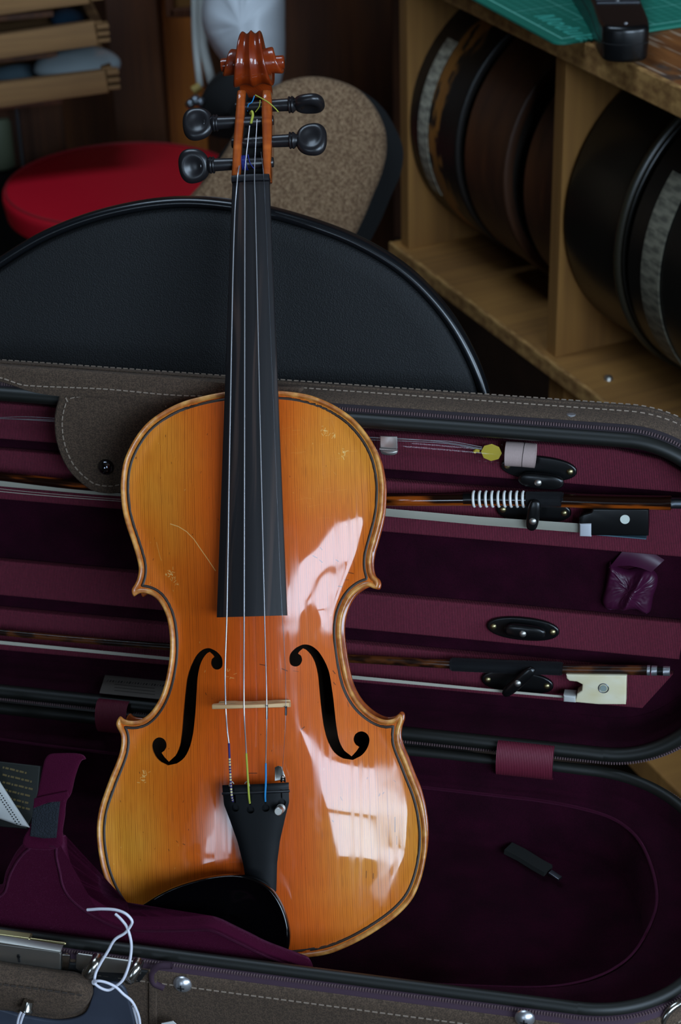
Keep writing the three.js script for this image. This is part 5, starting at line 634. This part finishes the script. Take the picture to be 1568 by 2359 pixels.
  drum(0.289, 0.108, 0.155, -0.160, y + 0.1555, std({ color: 0x17140f, roughness: 0.3 }), 'plain glossy black drum right of the rack divider', [['hoop', 0.048, 0.008, std({ color: 0x2a261b, roughness: 0.35 })]]);
  drum(0.42, 0.14, 0.155, -0.160, y + 0.1555, std({ color: 0x14120f, roughness: 0.35 }), 'black drum with a grey tape strip, rightmost in the rack', [['tape', -0.028, 0.030, -0.72, 0.62, 0xb8b8b4]]);
}
// cutting mat and black tool on the bench
{
  const top = mul(SFm, T(0, 0.0265, 0), RX(-Math.PI / 2)), MF = new Frame(top), P = (x, y, w = 0.002) => { const p = MF.on(x, y, w); return [p.x, p.y]; };
  const A = P(1282, 103), B = P(1075, -10), C = P(1568, 73), ex = V(A[0] - B[0], A[1] - B[1], 0).normalize(), ey = V(-ex.y, ex.x, 0), oM = mul(top, new THREE.Matrix4().makeBasis(ex, ey, V(0, 0, 1)).setPosition(A[0], A[1], 0));
  const W = 0.6, Hh = 0.45, t = thing('cutting_mat', mul(oM, T(-W / 2, Hh / 2, 0)), 'green self-healing cutting mat with a pale printed grid on the workbench', 'cutting mat');
  const o = roundRect(-W / 2, W / 2, -Hh / 2, Hh / 2, 0.012, 8), map = canvasTex(1200, 900, (g, w, h) => {
    g.fillStyle = '#10705c'; g.fillRect(0, 0, w, h); const px = 2000; g.strokeStyle = 'rgba(150,225,205,0.75)'; g.lineWidth = 2.2;
    for (let i = 0; i <= 58; i++) { g.globalAlpha = i % 5 ? 0.35 : 0.9; g.beginPath(); g.moveTo(w - 24 - i * 20, 24); g.lineTo(w - 24 - i * 20, h - 24); g.stroke(); } for (let i = 0; i <= 42; i++) { g.globalAlpha = i % 5 ? 0.35 : 0.9; g.beginPath(); g.moveTo(24, h - 24 - i * 20); g.lineTo(w - 24, h - 24 - i * 20); g.stroke(); }
    g.globalAlpha = 1; g.lineWidth = 3; g.strokeRect(24, 24, w - 48, h - 48); g.fillStyle = '#10705c'; g.fillRect(w - 190, h - 100, 158, 66); g.fillStyle = 'rgba(70,180,160,0.95)'; g.font = 'bold italic 54px sans-serif'; g.fillText('Modula', w - 186, h - 46);
    for (let i = 0; i < 500; i++) { g.fillStyle = `rgba(${rnd() < 0.5 ? '150,190,180' : '20,60,52'},0.12)`; g.fillRect(rnd() * w, rnd() * h, 2 + rnd() * 30, 1.5); }
  });
  const g = slab(o, 0.0003, 0.003, 0.0004, false), p = g.attributes.position, uv = new Float32Array(p.count * 2); for (let i = 0; i < p.count; i++) { uv[2 * i] = p.getX(i) / W + 0.5; uv[2 * i + 1] = p.getY(i) / Hh + 0.5; } g.setAttribute('uv', new THREE.BufferAttribute(uv, 2));
  mesh('mat', g, std({ map, roughness: 0.55 }), t);
  const E = [P(1428, 100, 0.028), P(1385, -20, 0.028)], tx = V(E[1][0] - E[0][0], E[1][1] - E[0][1], 0).normalize(), c = P(1440, 150, 0.002), k = thing('hand_tool', mul(top, new THREE.Matrix4().makeBasis(tx, V(-tx.y, tx.x, 0), V(0, 0, 1)).setPosition(c[0], c[1], 0.0032)), 'black elongated hand tool with a blunt end lying across the cutting mat', 'tool');
  const prof = spline([[0.0, 0.020], [-0.012, 0.017], [-0.017, 0.006], [-0.017, -0.006], [-0.012, -0.017], [0.0, -0.02], [0.06, -0.021], [0.3, -0.023], [0.3, 0.023], [0.06, 0.021]], 120).map(([x, y]) => [x * 1.2 + 0.02, y * 1.1]);
  mesh('body', slab(prof, 0.0002, 0.033, 0.005), M.black, k); mesh('seam', slab(prof.map(([x, y]) => [x - 0.0004, y * 1.012]), 0.017, 0.0176, 0), M.cavity, k);
  for (const x of [0.012, 0.085]) mesh('stud', lathe([[0, 0.0014], [0.0016, 0.0008], [0.002, 0]], 12).rotateX(Math.PI / 2).translate(x, 0.0, 0.033), M.silver, k);
  mesh('ridge', [box(0.003, 0.040, 0.002, 0.079, 0, 0.0332, 0.0008), box(0.002, 0.040, 0.002, 0.091, 0, 0.0332, 0.0008)], std({ color: 0x2a2f36, roughness: 0.3 }), k);
}
// ------------------------------------------------------------ left: drawers, posts, hanging bag
{
  const p0 = at(130, 200, 2.45), TM = mul(T(p0.x, p0.y, p0.z), RY(R(13))), TF = new Frame(TM), P = (x, y, w = 0) => { const p = TF.on(x, y, w); return [p.x, p.y]; };
  const tray = (tl, tr, br, bl, label, teeth) => { const q = [tl, tr, br, bl].map((a) => P(...a)), c = [(q[2][0] + q[3][0]) / 2, (q[2][1] + q[3][1]) / 2], t = thing('wooden_tray', mul(TM, T(c[0], c[1], -0.14)), label, 'tray', 'drawer trays in the stack'), L = q.map(([x, y]) => [x - c[0], y - c[1]]);
    mesh('front_board', slab(L, 0.126, 0.142, 0.0015), M.tray, t); const h = Math.abs(L[0][1] - L[3][1]), x1 = Math.max(L[1][0], L[2][0]), x0 = L[0][0];
    mesh('side_board', box(0.014, h * 0.95, 0.27, x1 + 0.002, h * 0.42 + L[2][1], -0.01, 0.001), M.tray, t); mesh('bottom_board', box(x1 - x0, 0.006, 0.27, (x0 + x1) / 2, L[3][1] * 0.5 + L[2][1] * 0.5 + 0.005, -0.01, 0.001), M.tray, t);
    for (let k = 0; k < 3; k++) mesh('finger_joint', box(0.016, h * 0.15, 0.02, x1 + 0.008, L[2][1] + h * (0.16 + 0.3 * k), 0.130, 0.001), M.tray, t); return [c, h]; };
  tray([-160, -8], [205, -50], [205, 8], [-160, 55], 'pale wooden drawer tray, topmost of the stack at the left'); tray([-160, 104], [216, 50], [226, 104], [-160, 158], 'pale wooden drawer tray in the middle of the stack'); tray([-160, 212], [242, 164], [250, 213], [-160, 270], 'pale wooden drawer tray, lowest of the stack above the red stool');
  // wrapped odds and ends lying in the trays
  const lump = (name, x, y, w, h, z, label, mat, sd) => { const c = P(x, y, z), t = []; for (let i = 0; i <= 18; i++) { const a = Math.PI * i / 18, r = []; for (let j = 0; j < 36; j++) { const b = 2 * Math.PI * j / 36, k = 1 + 0.35 * (fbm(j / 36, i / 18, 5, 3, sd, 3) - 0.5) * Math.sin(a); r.push([w / 2 * Math.cos(a), h / 2 * k * Math.sin(a) * Math.cos(b), 0.045 * k * Math.sin(a) * Math.sin(b)]); } t.push(r); } const g = thing(name, mul(TM, T(c[0], c[1], z)), label, 'bag', 'plastic bags in the drawer trays'); mesh('wrapping', boxUV(skin(t, true, true)), mat, g); return g; };
  const bagM = phy({ color: 0x9aa6aa, roughness: 0.3, clearcoat: 0.8 });
  const pile = lump('plastic_bag', 178, 152, 0.115, 0.046, -0.062, 'crinkled clear plastic bag bulging over the lowest drawer tray', bagM, 301); lump('plastic_bag', 40, 182, 0.10, 0.032, -0.115, 'blue grey plastic bag at the left of the lowest drawer tray', std({ color: 0x78909c, roughness: 0.35 }), 305); lump('plastic_bag', 45, 78, 0.12, 0.022, -0.115, 'dark plastic wrap in the middle drawer tray', std({ color: 0x1a1d22, roughness: 0.4 }), 309); lump('plastic_bag', 160, 44, 0.05, 0.018, -0.11, 'small blue plastic packet at the right of the middle drawer tray', std({ color: 0x3a5a74, roughness: 0.3 }), 313);
  const cab = thing('tray_rack', mul(TM, T(-0.05, -p0.y, -0.17)), 'dark wooden rack that carries the drawer trays', 'rack');
  mesh('rack_back', box(0.34, 0.85, 0.012, -0.09, 0.425, -0.13), M.pineDark, cab); mesh('rack_side', box(0.016, 0.85, 0.3, -0.3, 0.425, 0.02), M.pineDark, cab);
  for (const [x, y] of [[220, 222], [212, 113], [205, 17]]) { const q = P(x, y, 0); mesh('runner', box(0.3, 0.008, 0.24, -0.09, q[1] + p0.y - 0.018, 0.0), M.pineDark, cab); }
  const post = (x0, x1, z, w, name, mat, label, cat, y = 200, yaw = 0) => { const a = at(x0, y, z), b = at(x1, y, z), c = a.clone().add(b).multiplyScalar(0.5), wd = a.distanceTo(b), t = thing(name, mul(T(c.x, 0, c.z), RY(yaw)), label, cat); mesh(name === 'wooden_post' ? 'timber' : 'board', box(wd, 1.5, w, 0, 0.75, -w / 2, 0.002), mat, t); return t; };
  post(258, 375, 2.82, 0.09, 'wooden_post', M.pineDark, 'thick dark brown wooden post behind the drawer trays', 'post');
  post(376, 470, 2.9, 0.03, 'wooden_plank', M.pineOrange, 'upright orange pine plank with a dark knot', 'plank');
  post(645, 905, 2.78, 0.03, 'cupboard', M.pineDark, 'dark brown wooden cupboard side behind the tweed chair', 'cupboard');
  { const c = at(430, 15, 2.66), t = thing('picture_frame', T(c.x, c.y, c.z), 'dark wooden picture frame against the orange plank, cut by the top of the view', 'frame'); const q = (x, y) => at(x, y, 2.66).sub(c), l = q(392, 30), r = q(478, 26); mesh('bottom_rail', box(r.x - l.x, 0.012, 0.016, (l.x + r.x) / 2, l.y, 0), M.pineDark, t); for (const x of [l.x, r.x]) mesh('stile', box(0.012, 0.25, 0.016, x, l.y + 0.12, 0), M.pineDark, t); mesh('backing', box(r.x - l.x, 0.24, 0.004, (l.x + r.x) / 2, l.y + 0.12, -0.007), M.ply, t); }
  // white plastic bag hung beside the plank, tubes below it
  const BM = std({ color: 0xc9ccd0, roughness: 0.4 }); { const c = at(570, 80, 2.36), m = mul(T(c.x, c.y, c.z), RX(R(-18))), BFm = new Frame(m), o = spline(BFm.pts([[475, -30], [463, 30], [468, 70], [486, 105], [515, 145], [550, 180], [600, 205], [640, 198], [653, 160], [656, 60], [650, -40], [600, -130], [520, -120]]), 120), t = thing('plastic_sack', m, 'shiny white plastic sack hanging behind the scroll of the violin', 'sack'); const wr = (x, y) => 0.012 * (fbm(x * 2 + 0.5, y * 2 + 0.5, 6, 9, 331, 3) - 0.5);
    mesh('sheet', pillow(o, [[0.9, -0.03], [1, -0.01], [0.98, 0.002], [0.9, (x, y) => 0.02 + wr(x, y)], [0.75, (x, y) => 0.035 + 2 * wr(x, y)], [0.55, (x, y) => 0.045 + 2.5 * wr(x, y)], [0.35, (x, y) => 0.05 + 2 * wr(x, y)], [0.15, 0.052], [0, 0.052]]), BM, t);
    mesh('tie', tube(BFm.pts([[560, -120], [565, -200], [560, -420]]).map(([x, y]) => [x, y, 0]), 0.003), M.cotton, t);
    for (const [P2, r] of [[[[450, 90], [455, 150], [461, 200]], 0.0046], [[[468, 100], [478, 150], [490, 196]], 0.0062]]) { const f0 = at(P2[0][0], P2[0][1], 2.42), tb = thing('plastic_tube', T(f0.x, f0.y, f0.z), r > 0.005 ? 'wide white plastic tube hanging left of the scroll' : 'thin white plastic tube with a yellow tip', 'tube', 'white tubes hanging by the sack'); mesh('tube_body', tube([[P2[0][0] - 4, -140], ...P2].map(([x, y]) => at(x, y, 2.42).sub(f0)), r), std({ color: 0xb4b4ae, roughness: 0.5 }), tb); if (r < 0.005) mesh('yellow_tip', tube([[462, 200], [450, 206], [444, 210]].map(([x, y]) => at(x, y, 2.41).sub(f0)), 0.006), std({ color: 0xb89a50, roughness: 0.6 }), tb); } }
  { const c = at(455, 222, 2.35), t = thing('tool_stand', T(c.x, 0, c.z), 'black bundle on a stand in the dark below the white tubes', 'stand'); mesh('bundle', pillow(spline([[0.02, -0.05], [0.07, -0.05], [0.075, -0.01], [0.07, 0.03], [0.04, 0.03], [0.012, 0.012], [0.0, -0.015], [0.005, -0.04]], 60), [[0.9, -0.03], [1, 0], [0.9, 0.02], [0, 0.03]]).translate(0, c.y, 0), std({ color: 0x060505, roughness: 0.8 }), t); mesh('stand_rod', tube([[0.05, 0, 0], [0.05, c.y - 0.05, 0]], 0.008), M.blackSoft, t); for (const [x, y, s] of [[438, 240, 0.006], [450, 232, 0.007], [462, 236, 0.006]]) mesh('knob', new THREE.SphereGeometry(s, 12, 10).translate(...at(x, y, 2.31).sub(V(c.x, 0, c.z)).toArray()), M.steel, t); }
  { const z = 2.78, c = at(-8, 320, z), yb = at(10, 392, z).y, yt = at(10, 252, z).y, t = thing('canister', T(c.x, yb, c.z), 'pale green canister on a dark crate at the left edge beside the red stool', 'canister'), hh = yt - yb; mesh('body', lathe([[0, 0], [0.025, 0], [0.027, 0.003], [0.027, hh - 0.008], [0.024, hh - 0.002], [0, hh]], 40), std({ color: 0x737c62, roughness: 0.6 }), t);
    const k = thing('crate', T(c.x, 0, c.z), 'dark wooden crate at the left edge with a pale green canister on it', 'crate'); mesh('panel', [box(0.075, yb - 0.001, 0.012, 0, yb / 2, 0.032), box(0.075, yb - 0.001, 0.012, 0, yb / 2, -0.032), box(0.012, yb - 0.001, 0.052, -0.031, yb / 2, 0), box(0.012, yb - 0.001, 0.052, 0.031, yb / 2, 0)], std({ color: 0x100c09, roughness: 0.8 }), k); mesh('lid', box(0.078, 0.01, 0.08, 0, yb - 0.006, 0), std({ color: 0x100c09, roughness: 0.8 }), k);
    const r0 = at(46, 320, 2.72), rt = thing('steel_rod', T(r0.x, 0, r0.z), 'thin upright steel rod beside the pale green canister', 'rod'), rh = at(46, 236, 2.72).y; mesh('rod', cyl(0.003, 0.003, rh, 14).translate(0, rh / 2, 0), M.steel, rt); mesh('rod_foot', cyl(0.012, 0.013, 0.006, 24).translate(0, 0.003, 0), M.steel, rt); }
}
// ------------------------------------------------------------ the workshop itself
{
  const x0 = -2.3, x1 = 2.4, z0 = -3.3, z1 = WALLZ, h = 2.6, wall = std({ map: TX.plaster, roughness: 0.9 }), floorM = std({ map: TX.floor, roughness: 0.6 }), B = (w, hh, d, x, y, z) => boxUV(new THREE.BoxGeometry(w, hh, d).translate(x, y, z));
  struct('floor', B(x1 - x0 + 0.3, 0.1, z1 - z0 + 0.3, (x0 + x1) / 2, -0.05, (z0 + z1) / 2), floorM);
  { const [sx, , sz, sw, sd] = WINDOWS.find((q) => q[6] === 2), a = sx - sw / 2, b = sx + sw / 2, c = sz - sd / 2, d = sz + sd / 2, X0 = x0 - 0.15, X1 = x1 + 0.15, Z0 = z0 - 0.15, Z1 = z1 + 0.15, P = (p, q, r, t) => B(q - p, 0.1, t - r, (p + q) / 2, h + 0.05, (r + t) / 2); struct('ceiling', [P(X0, a, Z0, Z1), P(b, X1, Z0, Z1), P(a, b, Z0, c), P(a, b, d, Z1)], wall); }
  struct('wall_back', B(x1 - x0, h, 0.12, (x0 + x1) / 2, h / 2, z0 - 0.06), std({ map: TX.pineDark, roughness: 0.8 }));
  struct('wall_left', B(0.12, h, z1 - z0, x0 - 0.06, h / 2, (z0 + z1) / 2), wall);
  // a wall with its window openings left free, built along its own length and then turned into place
  const pierced = (name, a0, a1, ws, put) => { const parts = []; let x = a0; for (const [cx, cy, w, hh] of ws) { parts.push(B(cx - w / 2 - x, h, 0.12, (x + cx - w / 2) / 2, h / 2, 0.06), B(w, cy - hh / 2, 0.12, cx, (cy - hh / 2) / 2, 0.06), B(w, h - cy - hh / 2, 0.12, cx, (h + cy + hh / 2) / 2, 0.06)); x = cx + w / 2; } parts.push(B(a1 - x, h, 0.12, (x + a1) / 2, h / 2, 0.06)); struct(name, parts.map(put), wall); };
  const fr = WINDOWS.filter((q) => !q[6]).sort((a, b) => a[0] - b[0]).map((q) => [q[0], q[1], q[3], q[4]]), lf = WINDOWS.filter((q) => q[6] === 1).map((q) => [q[2], q[1], q[3], q[4]]);
  pierced('wall_front', x0, x1, fr, (g) => g.translate(0, 0, z1)); pierced('wall_right', -z1, -z0, lf.map(([a, ...q]) => [-a, ...q]), (g) => g.rotateY(Math.PI / 2).translate(x1, 0, 0));
  WINDOWS.forEach(([cx, cy, cz, w, hh, I, side], i) => { const wn = new THREE.Group(); wn.name = 'window_' + (i + 1); wn.position.set(cx, cy, cz); if (side === 2) wn.rotation.x = -Math.PI / 2; else wn.rotation.y = side ? Math.PI / 2 : 0; wn.userData.kind = 'structure'; scene.add(wn); const fm = std({ color: 0x4a3626, roughness: 0.6 });
    mesh('window_frame', [box(w, 0.05, 0.06, 0, hh / 2 - 0.025, -0.01), box(w, 0.05, 0.06, 0, -hh / 2 + 0.025, -0.01), box(0.05, hh, 0.06, -w / 2 + 0.025, 0, -0.01), box(0.05, hh, 0.06, w / 2 - 0.025, 0, -0.01), box(w, 0.04, 0.05, 0, -hh * 0.12, -0.01)], fm, wn);
    mesh('window_pane', new THREE.PlaneGeometry(w, hh).rotateY(Math.PI).translate(0, 0, 0.04), std({ color: 0x000000, emissive: 0xdbe9ff, emissiveIntensity: 0.8 }), wn); });
}
renderer.render(scene, camera);
